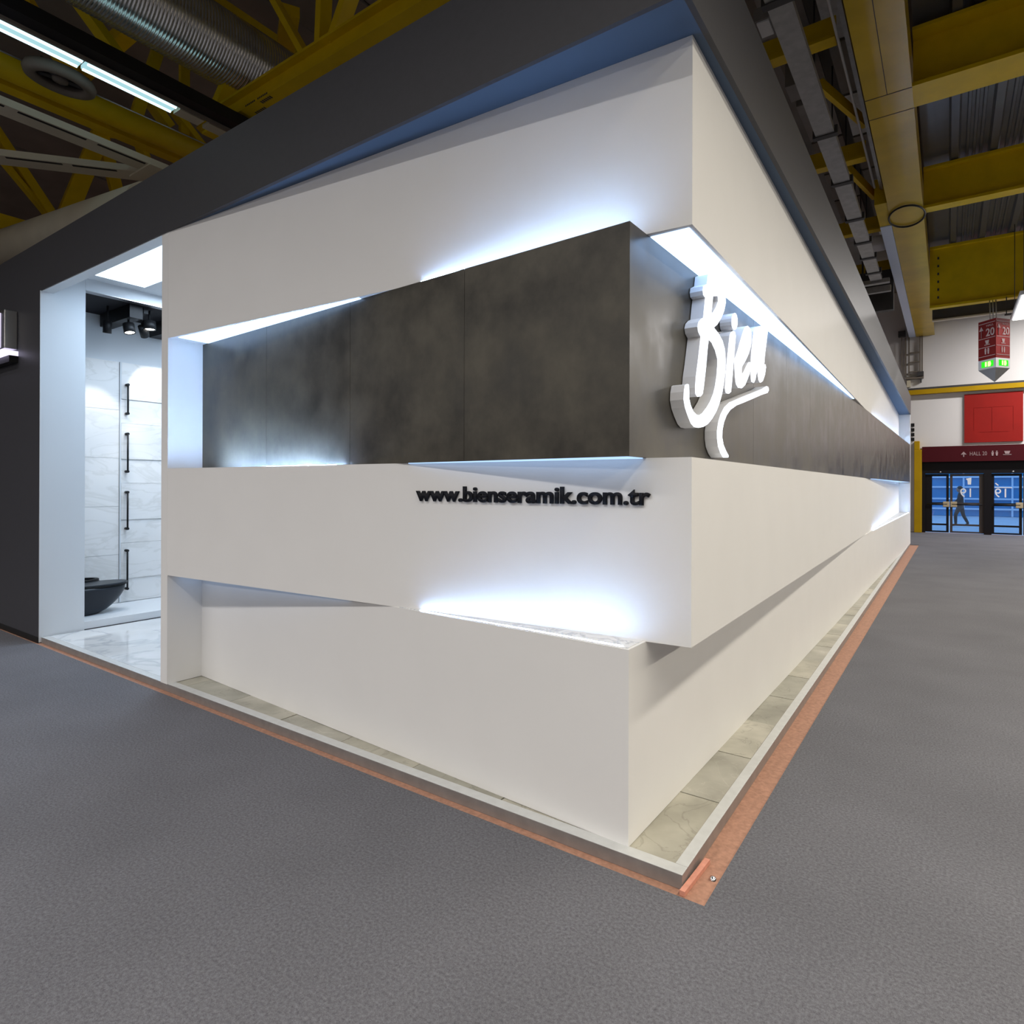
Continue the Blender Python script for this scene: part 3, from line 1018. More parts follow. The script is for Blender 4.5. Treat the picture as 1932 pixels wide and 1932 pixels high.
# black oval ring fixed round the girder underside
bm = bmesh.new()
n = 48
ring = []
for k in range(n):
    a = 2 * math.pi * k / n
    ring.append((0.185 + 0.30 * math.cos(a), 12.0 + 0.56 * math.sin(a), ZG - 0.03))
rr = 0.017
verts = []
for k, p in enumerate(ring):
    c = Vector(p)
    rad = Vector((math.cos(2 * math.pi * k / n), math.sin(2 * math.pi * k / n), 0))
    verts.append([bm.verts.new(c + rad * (rr * math.cos(j * math.pi / 3)) + Vector((0, 0, rr * math.sin(j * math.pi / 3)))) for j in range(6)])
for k in range(n):
    for j in range(6):
        bm.faces.new((verts[k][j], verts[(k + 1) % n][j], verts[(k + 1) % n][(j + 1) % 6], verts[k][(j + 1) % 6]))
tag(obj('cable_hoop', bm, 'black'), 'thin black oval hoop under the glossy yellow box girder', 'hoop')

# pale casing beside the far half of the girder
t = thing('white_duct_casing', 'pale white casing attached beside the far half of the yellow box girder', 'casing', (-0.2, 18, ZG))
boxobj('casing_body', (-0.30, -0.095, 12.4, 23.9, ZG, ZG + 0.5), 'blue_lit_white', t, 0.005)
boxobj('end_plate', (-0.30, -0.095, 11.2, 12.398, ZG + 0.02, ZG + 0.5), 'yellow', t)


# cross girders of I section
def i_girder(label, y0, y1, zb, zt, x0, x1, fl=0.05, lit='yellow'):
    t = thing('cross_girder', label, 'girder', ((x0 + x1) / 2, (y0 + y1) / 2, zb), 'yellow cross girders')
    yc = (y0 + y1) / 2
    boxobj('bottom_flange', (x0, x1, y0, y1, zb, zb + fl), lit, t)
    boxobj('top_flange', (x0, x1, y0, y1, zt - fl, zt), 'yellow', t)
    boxobj('web', (x0, x1, yc - 0.02, yc + 0.02, zb + fl, zt - fl), 'yellow', t)
    x = x0 + 0.4
    while x < x1 and x < 6:
        boxobj('stiffener', (x, x + 0.02, yc + 0.02, y1 - 0.01, zb + fl, zt - fl), 'yellow', t)
        x += 1.8
    return t


i_girder('nearest and widest yellow cross girder at the top right', 7.40, 7.96, ZG, ZD, 0.46, 13.9)
i_girder('middle yellow cross girder with a narrow flange', 11.83, 12.10, ZG, ZD, 0.46, 13.9, 0.05)
t = i_girder('deepest yellow cross girder, above the red hanging sign', 16.70, 16.92, 6.16, ZD, 0.46, 2.85, 0.06)
fg = thing('far_roof_beam', 'dark roof beam with a thin cream flange close to the far wall', 'girder', (1.8, 20, 6.5))
boxobj('flange', (0.46, 3.2, 19.85, 20.0, 6.52, 6.56), 'cream', fg)
boxobj('web', (0.46, 3.2, 19.90, 19.95, 6.56, 7.6), 'darksteel', fg)
for k in range(6):
    boxobj('bolt_row', (0.62, 0.66, 16.78, 16.789, 6.4 + k * 0.2, 6.46 + k * 0.2), 'darksteel', t)

# corrugated roof deck: sheet plus ribs and trays
bm = bmesh.new()
box(bm, 0.46, 13.9, -6, 20.5, ZD + 0.12, ZD + 0.16)
DECK = obj('roof_deck', bm, 'decksteel')
tag(DECK, 'dark corrugated steel roof deck between the yellow cross girders', 'roof deck')
ribm = bpy.data.meshes.new('deck_rib')
bm = bmesh.new()
prism(bm, [(-0.085, 0.0), (-0.055, -0.10), (0.055, -0.10), (0.085, 0.0)], -6.0, 20.5, frame=lambda u, v, w: (u, w, v))
bmesh.ops.recalc_face_normals(bm, faces=bm.faces)
bm.to_mesh(ribm)
bm.free()
ribs = bpy.data.meshes.new('deck_rib_small')
bm = bmesh.new()
prism(bm, [(-0.03, 0.0), (-0.018, -0.035), (0.018, -0.035), (0.03, 0.0)], -6.0, 20.5, frame=lambda u, v, w: (u, w, v))
bmesh.ops.recalc_face_normals(bm, faces=bm.faces)
bm.to_mesh(ribs)
bm.free()
for i in range(14):
    x = 0.95 + i * 0.58
    o = obj_me('deck_rib', ribm, 'decksteel', DECK)
    o.location = (x, 0, ZD + 0.12)
    for dx in (0.19, 0.29, 0.39):
        o = obj_me('deck_rib', ribs, 'decksteel', DECK)
        o.location = (x + dx, 0, ZD + 0.12)

# cable tray, purlins, braces and conduits left of the girder
t = thing('cable_tray', 'wide grey sheet-metal cable tray with straps beside the yellow box girder', 'cable tray', (-0.58, 9, 6.6))
boxobj('tray_sheet', (-0.70, -0.46, -4, 15.0, 6.6, 6.68), 'galv', t)
for y in (4.35, 7.35, 9.05, 10.75, 12.1, 13.15, 14.3):
    boxobj('strap', (-0.74, -0.42, y, y + 0.10, 6.585, 6.70), 'darksteel', t)
    boxobj('hanger', (-0.74, -0.72, y + 0.04, y + 0.06, 6.70, 8.6), 'darksteel', t)
for i, y in enumerate((6.45, 9.95, 13.55, 16.8)):
    pos = ('nearest', 'second', 'third', 'farthest')[i]
    t = thing('yellow_purlin', 'yellow purlin crossing above the grey cable tray, %s of four' % pos, 'purlin', (-1.0, y, 7.3), 'purlins above the cable tray')
    boxobj('flange', (-6.0, -0.32, y - 0.10, y + 0.10, 7.30, 7.34), 'yellow', t)
    boxobj('web', (-6.0, -0.32, y - 0.02, y + 0.02, 7.34, 7.62), 'yellow', t)
t = thing('yellow_brace', 'slanting yellow brace right of the cable tray, nearer of two', 'brace', (-0.4, 8.2, 7.3), 'yellow roof braces')
barobj('brace_bar', (-0.66, 7.5, 7.42), (-0.24, 8.95, 7.42), 0.07, 0.16, 'yellow', t)
t = thing('yellow_brace', 'slanting yellow brace right of the cable tray, farther of two', 'brace', (-0.4, 11.1, 7.3), 'yellow roof braces')
barobj('brace_bar', (-0.66, 10.35, 7.42), (-0.36, 11.9, 7.42), 0.07, 0.16, 'yellow', t)
tag(tubeobj('conduit_pipe', [(-0.285, -4, 7.24), (-0.285, 11.1, 7.24)], 0.018, 'white_sign'), 'thin pale conduit pipe running along the roof beside the girder', 'pipe')
tag(boxobj('steel_channel', (-0.20, -0.15, -4, 11.1, 7.18, 7.26), 'galv'), 'narrow grey steel channel along the edge of the box girder', 'channel')
# grey roof panels and small fittings above the tray
for i in range(9):
    y = 3.4 + i * 1.5
    o = tag(boxobj('roof_panel', (-1.34, -0.80, y, y + 1.42, 8.30, 8.34), ('midgrey', 'brown_grey')[i % 2]),
            'grey roof panel left of the cable tray, %s from the near end' % ('first', 'second', 'third', 'fourth', 'fifth', 'sixth', 'seventh', 'eighth', 'ninth')[i], 'panel', 'roof panels left of the tray')
    o = tag(boxobj('roof_panel', (-0.62, -0.32, y, y + 1.42, 8.20, 8.24), ('galv', 'midgrey')[i % 2]),
            'narrow grey roof panel above the cable tray, %s from the near end' % ('first', 'second', 'third', 'fourth', 'fifth', 'sixth', 'seventh', 'eighth', 'ninth')[i], 'panel', 'roof panels above the tray')
t = thing('square_roof_light', 'small square cream light fitting high beside the fascia', 'light', (-1.03, 5.75, 7.3))
boxobj('case', (-1.12, -0.92, 5.58, 5.98, 7.34, 7.5), 'midgrey', t)
boxobj('face', (-1.09, -0.95, 5.61, 5.90, 7.32, 7.34), 'white_sign', t)
for i, (x, y) in enumerate(((-1.02, 7.55), (-0.98, 8.15))):
    tag(boxobj('junction_box', (x - 0.09, x + 0.09, y - 0.22, y + 0.22, 7.45, 8.60), 'midgrey', None, 0.01),
        'small pale junction box in the roof left of the cable tray, %s' % ('nearer', 'farther')[i], 'box', 'junction boxes')
tag(boxobj('pale_ceiling_unit', (-0.66, -0.32, 14.1, 14.6, 7.15, 7.4), 'white_sign', None, 0.06), 'pale rounded unit hanging behind the girder', 'unit')
t = thing('grey_cross_rail', 'grey double cross rail at the far end of the cable tray', 'rail', (-0.6, 15.3, 6.5))
boxobj('rail', (-1.4, -0.31, 15.05, 15.2, 6.55, 6.65), 'galv', t)
boxobj('rail', (-1.4, -0.31, 15.5, 15.62, 6.45, 6.6), 'galv', t)
boxobj('rail_hanger', (-0.9, -0.86, 15.1, 15.14, 6.65, 8.6), 'darksteel', t)
tag(boxobj('dark_bulkhead', (-3.0, -0.31, 16.4, 16.6, 6.2, 7.25), 'darksteel'), 'dark bulkhead below the far purlin', 'bulkhead')

# far-wall ladder-like pipe rack
t = thing('pipe_rack', 'dark ladder-like pipe rack on the far wall below the girder end', 'pipe rack', (-0.2, 23.8, 5.5))
for x in (-0.40, -0.30, 0.03, 0.09):
    boxobj('rail', (x - 0.022, x + 0.022, 23.80, 23.86, 5.55, 6.92), 'brown_grey', t)
for z in (5.68, 6.02, 6.36):
    boxobj('rung', (-0.30, 0.03, 23.79, 23.85, z - 0.02, z + 0.02), 'brown_grey', t)
boxobj('junction_case', (-0.05, 0.14, 23.72, 23.9, 5.50, 5.66), 'darksteel', t)
boxobj('bottom_rail', (-0.40, 0.14, 23.76, 23.9, 5.42, 5.49), 'brown_grey', t)
boxobj('hook', (0.04, 0.08, 23.76, 23.9, 5.28, 5.42), 'darksteel', t)
boxobj('arm', (-0.62, -0.40, 23.70, 23.9, 6.96, 7.16), 'darksteel', t)
boxobj('arm_rod', (-0.53, -0.50, 23.76, 23.8, 5.88, 6.96), 'brown_grey', t)
boxobj('low_box', (-0.36, -0.25, 23.75, 23.9, 5.14, 5.38), 'cream', t)
for k in range(4):
    tag(boxobj('black_wall_tag', (-0.235, -0.135, 23.86, 23.918, 3.80 - k * 0.17 - 0.055, 3.80 - k * 0.17 + 0.055), 'black'),
        'tiny black square on the far wall right of the stand end, %s from the top' % ('first', 'second', 'third', 'fourth')[k], 'tag', 'black squares on the far wall')

# red rectangle on the far wall, with a faint outline pressed in it
t = thing('red_wall_panel', 'large plain red square panel on the white far wall', 'panel', (2.08, 23.9, 3.1))
boxobj('panel', (1.30, 2.86, 23.86, 23.918, 3.11, 4.76), 'red', t)
for d in ((1.56, 2.62, 4.28, 4.295), (1.56, 1.575, 3.52, 4.28), (2.05, 2.065, 3.52, 4.28), (2.605, 2.62, 3.52, 4.28), (1.7, 2.5, 3.45, 3.46)):
    boxobj('raised_line', (d[0], d[1], 23.853, 23.86, d[2], d[3]), 'red', t)

# hanging red prism sign
Pa, Pb, Pc = (1.452, 16.5), (1.775, 16.15), (2.055, 16.5)
t = thing('hanging_direction_sign', 'red triangular hanging sign showing arrows to hall 20 and green exit lights', 'sign', (1.77, 16.4, 4.14))
TRI = [Pa, Pb, Pc, (1.76, 16.78)]
bm = bmesh.new()
prism(bm, TRI, 4.66, 5.60)
obj('red_body', bm, 'red_sign', t)
bm = bmesh.new()
prism(bm, TRI, 4.43, 4.66)
obj('white_base', bm, 'white_sign', t)
bm = bmesh.new()
vs = [bm.verts.new((p[0], p[1], 4.43)) for p in TRI]
tip = bm.verts.new((1.765, 16.46, 4.12))
for i in range(4):
    bm.faces.new((vs[i], vs[(i + 1) % 4], tip))
bm.faces.new(vs)
obj('pointed_base', bm, 'midgrey', t)
for dx in (-0.06, 0.0, 0.06):
    tubeobj('hanging_rod', [(1.74 + dx, 16.5, 5.6), (1.74 + dx, 16.74, 6.17)], 0.012, 'galv', t, 6)


def face_frame(p, q):
    p, q = Vector((*p, 0)), Vector((*q, 0))
    u = (q - p)
    L_ = u.length
    u = u.normalized()
    n_ = Vector((u.y, -u.x, 0))
    return p, u, n_, L_


for (p, q), mt in (((Pa, Pb), 'pale_text'), ((Pb, Pc), 'dim_text')):
    p0, u, n_, Ln = face_frame(p, q)
    at = lambda a, z: p0 + u * (a * Ln) + n_ * 0.004 + Vector((0, 0, z))
    # dividing lines
    for z in (5.53, 5.17, 4.955, 4.74):
        bm = bmesh.new()
        bar(bm, at(0.04, z), at(0.96, z), 0.004, 0.012)
        obj('dividing_line', bm, mt, t)
    # arrow
    bm = bmesh.new()
    bar(bm, at(0.18, 5.20), at(0.18, 5.42), 0.035, 0.006)
    prism(bm, [(0.06, 5.37), (0.30, 5.37), (0.18, 5.47)], 0.003, 0.007, frame=lambda a, z, w: tuple(p0 + u * (a * Ln) + n_ * w + Vector((0, 0, z))))
    obj('arrow', bm, mt, t)
    place_text('hall_word', 'HALL', 0.40 * Ln, 0.045, at(0.47, 5.445), u, mt, t)
    place_text('hall_number', '20', 0.48 * Ln, 0.19, at(0.44, 5.21), u, mt, t, offset=0.02)
    # cup pictogram
    bm = bmesh.new()
    fr_ = lambda a, z, w: tuple(p0 + u * (a * Ln) + n_ * w + Vector((0, 0, z)))
    prism(bm, [(0.40, 5.12), (0.62, 5.12), (0.58, 5.03), (0.45, 5.03)], 0.002, 0.006, frame=fr_)
    prism(bm, [(0.36, 5.005), (0.66, 5.005), (0.66, 5.02), (0.36, 5.02)], 0.002, 0.006, frame=fr_)
    obj('cup_pictogram', bm, mt, t)
    for a0 in (0.42, 0.58):
        bm = bmesh.new()
        prism(bm, [(a0 + 0.045 * math.cos(k * math.pi / 5), 4.915 + 0.016 * math.sin(k * math.pi / 5)) for k in range(10)], 0.002, 0.006, frame=fr_)
        prism(bm, [(a0 - 0.05, 4.895), (a0 + 0.05, 4.895), (a0 + 0.03, 4.79), (a0 - 0.03, 4.79)], 0.002, 0.006, frame=fr_)
        obj('person_pictogram', bm, mt, t)
    bm = bmesh.new()
    prism(bm, [(0.20, 4.475), (0.86, 4.475), (0.86, 4.615), (0.20, 4.615)], 0.002, 0.006, frame=fr_)
    obj('exit_light', bm, 'green', t)
    bm = bmesh.new()
    prism(bm, [(0.40, 4.49), (0.50, 4.49), (0.50, 4.60), (0.40, 4.60)], 0.006, 0.009, frame=fr_)
    prism(bm, [(0.56, 4.485), (0.70, 4.485), (0.74, 4.54), (0.70, 4.605), (0.56, 4.60)], 0.006, 0.009, frame=fr_)
    obj('exit_pictogram', bm, 'green_pict', t)

# hanging luminaire cut by the picture's right edge
t = thing('hanging_luminaire', 'bright rectangular luminaire hanging at the right edge above the aisle', 'light', (2.6, 15.0, 5.5))
boxobj('case', (2.05, 3.15, 13.9, 16.3, 5.52, 5.60), 'white_sign', t)
boxobj('diffuser', (2.09, 3.11, 13.94, 16.26, 5.505, 5.52), 'lamp_face', t)
for x, y in ((2.12, 16.2), (3.08, 16.2), (2.12, 14.0), (3.08, 14.0)):
    tubeobj('wire', [(x, y, 5.6), (x, y, 7.75)], 0.008, 'darksteel', t, 6)
t = thing('lamp_bracket', 'small dark bracket beside the hanging luminaire', 'bracket', (1.95, 16.6, 5.7))
boxobj('rod', (1.985, 2.005, 16.6, 16.62, 5.75, 6.17), 'darksteel', t)
boxobj('foot', (1.96, 2.10, 16.56, 16.64, 5.72, 5.75), 'darksteel', t)

# ================================================================== FAR DOORS
place_text('band_hall_word', 'HALL 20', 0.46, 0.13, (1.45, 23.695, 2.66), (1, 0, 0), 'dim_text', band)
bm = bmesh.new()
fr_ = lambda a, z, w: (a, 23.69 + w, z)
prism(bm, [(1.20, 2.70), (1.36, 2.70), (1.28, 2.80)], 0.0, 0.006, frame=fr_)
prism(bm, [(1.265, 2.62), (1.295, 2.62), (1.295, 2.71), (1.265, 2.71)], 0.0, 0.006, frame=fr_)
obj('arrow', bm, 'dim_text', band)
for a0 in (2.06, 2.17):
    bm = bmesh.new()
    prism(bm, [(a0 + 0.022 * math.cos(k * math.pi / 5), 2.785 + 0.022 * math.sin(k * math.pi / 5)) for k in range(10)], 0, 0.006, frame=fr_)
    prism(bm, [(a0 - 0.035, 2.755), (a0 + 0.035, 2.755), (a0 + 0.02, 2.64), (a0 - 0.02, 2.64)], 0, 0.006, frame=fr_)
    obj('person_pictogram', bm, 'dim_text', band)
bm = bmesh.new()
prism(bm, [(2.36, 2.79), (2.52, 2.79), (2.49, 2.70), (2.39, 2.70)], 0, 0.006, frame=fr_)
prism(bm, [(2.33, 2.66), (2.55, 2.66), (2.55, 2.68), (2.33, 2.68)], 0, 0.006, frame=fr_)
obj('cup_pictogram', bm, 'dim_text', band)

bm = bmesh.new()
box(bm, 0.10, 6.6, 23.86, 24.06, 2.06, 2.47)
box(bm, 0.10, 0.19, 23.86, 24.06, 0, 2.06)
box(bm, 1.84, 2.04, 23.84, 24.08, 0, 2.06)
box(bm, 3.72, 3.92, 23.84, 24.08, 0, 2.06)
box(bm, 6.4, 6.6, 23.86, 24.06, 0, 2.06)
struct('trim_3', bm, 'doorframe')
bm = bmesh.new()
for x in (0.62, 2.6):
    lathe(bm, [(0.001, 2.095), (0.025, 2.10), (0.03, 2.125), (0.001, 2.13)], 12, 0, lambda a, b_, z, x=x: (x + a, 23.85 + b_ * 0.4, z))
struct('trim_4', bm, 'steel')

PERSON_DOOR = 0


def door_leaf(n, x0, x1, side, film):
    t = thing('door_%d' % n, None, None, (x0, 23.95, 0))
    tag(t, kind='structure')
    bm = bmesh.new()
    w = 0.075
    box(bm, x0, x0 + (0.20 if side == 'left' else w), 23.92, 23.98, 0.02, 2.05)
    box(bm, x1 - (0.13 if side == 'right' else w), x1, 23.92, 23.98, 0.02, 2.05)
    gx0 = x0 + (0.20 if side == 'left' else w)
    gx1 = x1 - (0.13 if side == 'right' else w)
    box(bm, gx0, gx1, 23.92, 23.98, 1.97, 2.05)
    box(bm, gx0, gx1, 23.92, 23.98, 0.96, 1.06)
    box(bm, gx0, gx1, 23.92, 23.98, 0.26, 0.32)
    box(bm, gx0, gx1, 23.92, 23.98, 0.02, 0.07)
    obj('leaf_frame', bm, 'doorleaf' if side == 'right' else 'doorframe', t)
    boxobj('glass_pane', (gx0, gx1, 23.945, 23.952, 1.06, 1.97), 'glass', t)
    boxobj('glass_pane', (gx0, gx1, 23.945, 23.952, 0.32, 0.96), 'glass', t)
    boxobj('kick_plate', (gx0, gx1, 23.945, 23.952, 0.07, 0.26), 'glass', t)
    bm = bmesh.new()
    tube(bm, [(x0 + 0.05, 23.87, 1.0), (x1 - 0.05, 23.87, 1.0)], 0.025, 8)
    obj('push_bar', bm, 'black', t)
    lx = x1 - 0.17 if side != 'right' else x0 + 0.01
    boxobj('lock_case', (lx, lx + 0.19, 23.85, 23.915, 0.90, 1.09), 'brass', t, 0.015)
    if film:
        place_text('glass_number', '19', 0.30, 0.30, (film[0], 23.938, 1.25), (1, 0, 0), 'glass_text', t, 0.003, 0.0, True)
        bm = bmesh.new()
        fr_ = lambda a, z, w: (a, 23.936 + w, z)
        if film[1]:
            a = film[0] + 0.21
            prism(bm, [(a, 1.68), (a + 0.09, 1.68), (a + 0.10, 1.92), (a - 0.06, 1.88), (a - 0.01, 1.82)], 0, 0.003, frame=fr_)
        else:
            a = film[0]
            prism(bm, [(a, 1.72), (a + 0.03, 1.74), (a + 0.11, 1.66), (a + 0.08, 1.64)], 0, 0.003, frame=fr_)
            prism(bm, [(a, 1.575), (a + 0.46, 1.565), (a + 0.46, 1.59), (a, 1.60)], 0, 0.003, frame=fr_)
        obj('glass_arrow', bm, 'glass_text', t)


door_leaf(1, 0.19, 0.87, 'left', None)
door_leaf(2, 0.90, 1.84, 'right', (1.19, True))
door_leaf(3, 2.04, 2.84, 'mid', (2.13, False))
door_leaf(4, 2.87, 3.72, 'right', None)
door_leaf(5, 3.92, 5.1, 'left', None)
door_leaf(6, 5.15, 6.4, 'right', None)

# outside: pavement and the glazed building opposite
tag(boxobj('outdoor_pavement', (-10, 24, 24.2, 60, -0.2, -0.012), 'pavement'), 'pale pavement outside the far glass doors', 'pavement')
fb = thing('glazed_building', 'blue glazed building with white bands seen through the far doors', 'building', (4, 40.2, 0))
boxobj('wall', (-12, 22, 40.0, 41.0, 0, 9), 'facade_glass', fb)
for z in (0.35, 0.9, 1.55, 2.1, 2.9, 3.6):
    boxobj('white_band', (-12, 22, 39.9, 40.0, z, z + 0.09), 'facade_band', fb)
for i in range(14):
    x = -9 + i * 2.1
    boxobj('mullion', (x, x + 0.08, 39.92, 40.0, 0, 9), 'facade_band', fb)

# person walking outside, dark suit, head turned to the left
t_ = thing('person', 'person in a dark suit walking past outside the far glass doors', 'person', (1.25, 28.5, 0))


def skin_mesh(name, verts, edges, radii, mat, parent, root=0, sub=2):
    me = bpy.data.meshes.new(name)
    me.from_pydata(verts, edges, [])
    o = obj_me(name, me, mat, parent)
    sk = o.modifiers.new('skin', 'SKIN')
    sk.use_smooth_shade = True
    for i, r in enumerate(radii):
        v = me.skin_vertices[0].data[i]
        v.radius = r if isinstance(r, tuple) else (r, r)
        v.use_root = (i == root)
    ss = o.modifiers.new('sub', 'SUBSURF')
    ss.levels = sub
    ss.render_levels = sub
    return o


PX, PY = 1.25, 28.5
bv = [(0, 0, 0.86), (0, 0, 1.05), (0.0, 0, 1.28), (0.01, 0, 1.36),
      (0.0, -0.17, 1.30), (-0.07, -0.24, 1.08), (-0.20, -0.22, 0.95),
      (0.0, 0.17, 1.30), (0.04, 0.23, 1.06), (-0.02, 0.25, 0.84),
      (-0.03, -0.09, 0.80), (-0.16, -0.10, 0.46), (-0.15, -0.10, 0.08), (-0.30, -0.10, 0.04),
      (0.03, 0.09, 0.80), (0.10, 0.10, 0.46), (0.26, 0.10, 0.12), (0.14, 0.10, 0.04)]
be = [(0, 1), (1, 2), (2, 3), (2, 4), (4, 5), (5, 6), (2, 7), (7, 8), (8, 9), (0, 10), (10, 11), (11, 12), (12, 13), (0, 14), (14, 15), (15, 16), (16, 17)]
br = [(0.14, 0.16), (0.13, 0.15), (0.13, 0.17), 0.06, 0.075, 0.058, 0.045, 0.075, 0.058, 0.045, 0.10, 0.068, 0.052, 0.035, 0.10, 0.068, 0.052, 0.035]
skin_mesh('body', [(PX + a, PY + b_, c) for a, b_, c in bv], be, br, 'cloth_dark', t_)
hb = bmesh.new()
bmesh.ops.create_uvsphere(hb, u_segments=18, v_segments=14, radius=1)
bmesh.ops.transform(hb, matrix=Matrix.Translation((PX - 0.03, PY, 1.50)) @ Matrix.Diagonal((0.10, 0.078, 0.125, 1)), verts=hb.verts)
tube(hb, [(PX, PY, 1.33), (PX - 0.015, PY, 1.43)], 0.052, 12)
bmesh.ops.create_cone(hb, cap_ends=True, segments=8, radius1=0.022, radius2=0.006, depth=0.05, matrix=Matrix.Translation((PX - 0.135, PY, 1.49)) @ Matrix.Rotation(-math.pi / 2, 4, 'Y'))
for sy in (-1, 1):
    bmesh.ops.create_uvsphere(hb, u_segments=8, v_segments=6, radius=0.02, matrix=Matrix.Translation((PX - 0.02, PY + sy * 0.08, 1.49)))
for f in hb.faces:
    f.smooth = True
head = obj('head', hb, 'skin', t_)
hb = bmesh.new()
bmesh.ops.create_uvsphere(hb, u_segments=18, v_segments=12, radius=1)
bmesh.ops.transform(hb, matrix=Matrix.Translation((PX - 0.012, PY, 1.535)) @ Matrix.Diagonal((0.104, 0.086, 0.105, 1)), verts=hb.verts)
obj('hair', hb, 'hair', t_)
for hx, hy, hz in ((-0.22, -0.22, 0.93), (-0.03, 0.25, 0.80)):
    hv = [(hx, hy, hz), (hx - 0.02, hy, hz - 0.07)]
    he = [(0, 1)]
    hr = [0.026, (0.034, 0.02)]
    for j in range(4):
        i0 = len(hv)
        o_ = (j - 1.5) * 0.02
        hv += [(hx - 0.03, hy + o_, hz - 0.115), (hx - 0.045, hy + o_, hz - 0.15 - 0.008 * (1 - abs(j - 1.5)))]
        he += [(1, i0), (i0, i0 + 1)]
        hr += [0.009, 0.008]
    i0 = len(hv)
    hv += [(hx - 0.055, hy - 0.03, hz - 0.06), (hx - 0.075, hy - 0.03, hz - 0.09)]
    he += [(0, i0), (i0, i0 + 1)]
    hr += [0.010, 0.008]
    skin_mesh('hand', [(PX + a, PY + b_, c) for a, b_, c in hv], he, hr, 'skin', t_, 0, 1)

# ================================================================== LEFT SIDE OF THE HALL ROOF
# truss across the stand
t = thing('roof_truss', 'yellow roof truss crossing just above the anthracite fascia', 'truss', (-3, 2.0, 6.2))
bm = bmesh.new()
box(bm, -7.15, 3.5, 1.90, 2.12, 6.2, 6.23)
box(bm, -7.15, 3.5, 1.99, 2.03, 6.23, 6.44)
box(bm, -7.15, 3.5, 1.90, 2.12, 6.44, 6.47)
obj('bottom_chord', bm, 'yellow', t)
boxobj('top_chord', (-12.0, 3.5, 1.90, 2.12, 8.5, 8.7), 'yellow', t)
for a, b_, w in (((-5.10, 2.0, 6.45), (-6.45, 2.0, 8.5), 0.12), ((-4.83, 2.0, 6.45), (-4.70, 2.0, 8.5), 0.15), ((-4.70, 2.05, 6.45), (-3.35, 2.05, 8.5), 0.16),
                 ((-7.0, 2.0, 6.40), (-6.5, 2.0, 6.86), 0.2), ((-2.1, 2.0, 6.45), (-3.4, 2.0, 8.5), 0.12), ((-2.0, 2.0, 6.45), (-2.0, 2.0, 8.5), 0.15)):
    barobj('web_member', a, b_, w, w * 0.6, 'yellow', t)
for k, (x, z) in enumerate(((-5.90, 6.36), (-6.15, 6.36))):
    for j in range(6):
        boxobj('stencil_mark', (x + j * 0.035, x + j * 0.035 + 0.022, 1.896, 1.90, 6.205, 6.225), 'darksteel', t)
        boxobj('stencil_mark', (x + j * 0.035, x + j * 0.035 + 0.022, 1.93 + 0.09 * k, 1.975 + 0.09 * k, 6.197, 6.2), 'darksteel', t)

# second truss, running into the depth
t = thing('roof_truss', 'yellow roof truss with rounded lower beam running beside the lit tube', 'truss', (-7.9, 1, 6.2))
tubeobj('bottom_chord', [(-7.80, -5, 6.29), (-7.80, 6.5, 6.29)], 0.14, 'yellow', t, 20)
boxobj('chord_edge', (-8.15, -7.98, -5, 6.5, 6.17, 6.22), 'yellow', t)
boxobj('top_chord', (-8.0, -7.8, -5, 6.5, 8.5, 8.7), 'yellow', t)
for a, b_, w in (((-7.9, 1.85, 6.5), (-7.9, -0.25, 8.5), 0.17), ((-7.9, 1.42, 6.45), (-7.9, 1.70, 7.5), 0.14), ((-7.9, 2.3, 6.45), (-7.9, 1.62, 7.0), 0.14),
                 ((-7.9, 2.30, 6.7), (-7.9, 3.3, 8.5), 0.16), ((-7.9, 2.05, 6.5), (-7.9, 2.05, 8.5), 0.12), ((-7.9, -2.4, 6.5), (-7.9, -0.6, 8.5), 0.17), ((-7.95, 3.6, 8.0), (-6.4, 2.7, 8.0), 0.24)):
    barobj('web_member', a, b_, w, w * 0.6, 'yellow', t)

# third truss, farther left
t = thing('roof_truss', 'farthest yellow roof truss, low behind the white lattice beam', 'truss', (-12.5, 2, 6.0))
boxobj('bottom_chord', (-12.7, -12.3, -4, 8, 5.95, 6.2), 'yellow', t)
boxobj('top_chord', (-12.6, -12.4, -4, 8, 8.5, 8.75), 'yellow', t)
for a, b_, w in (((-12.5, 0.75, 7.75), (-12.5, 2.2, 6.2), 0.14), ((-12.4, 2.1, 6.2), (-12.4, 2.85, 8.6), 0.28), ((-12.5, 2.2, 6.2), (-12.6, 0.55, 8.6), 0.28),
                 ((-12.5, 3.4, 6.2), (-12.5, 2.75, 8.6), 0.22), ((-12.5, 4.4, 6.2), (-12.5, 3.5, 8.5), 0.24)):
    barobj('web_member', a, b_, w, w * 0.5, 'yellow', t)
barobj('cross_member', (-12.4, 2.9, 8.35), (-9.0, 0.2, 8.35), 0.2, 0.12, 'yellow', t)

# cream lattice lighting beams
t = thing('cream_lattice_beam', 'cream slotted V-shaped lattice beam under the left roof', 'beam', (-7.6, 0.7, 5.6))
for nm, a, b_ in (('long_arm', (-7.40, -1.2, 5.64), (-7.42, 1.75, 5.64)), ('slanted_arm', (-9.35, -0.55, 5.64), (-7.60, 1.55, 5.64))):
    barobj(nm, a, b_, 0.26, 0.08, 'cream', t)
    va, vb = Vector(a), Vector(b_)
    d = (vb - va).normalized()
    s = Vector((d.y, -d.x, 0))
    for k0, k1 in ((0.08, 0.36), (0.40, 0.62), (0.66, 0.84)):
        barobj('slot', va.lerp(vb, k0) + s * 0.09 + Vector((0, 0, -0.038)), va.lerp(vb, k1) + s * 0.09 + Vector((0, 0, -0.038)), 0.035, 0.012, 'black', t)
boxobj('gusset', (-7.80, -7.25, 1.30, 1.85, 5.58, 5.602), 'cream', t)
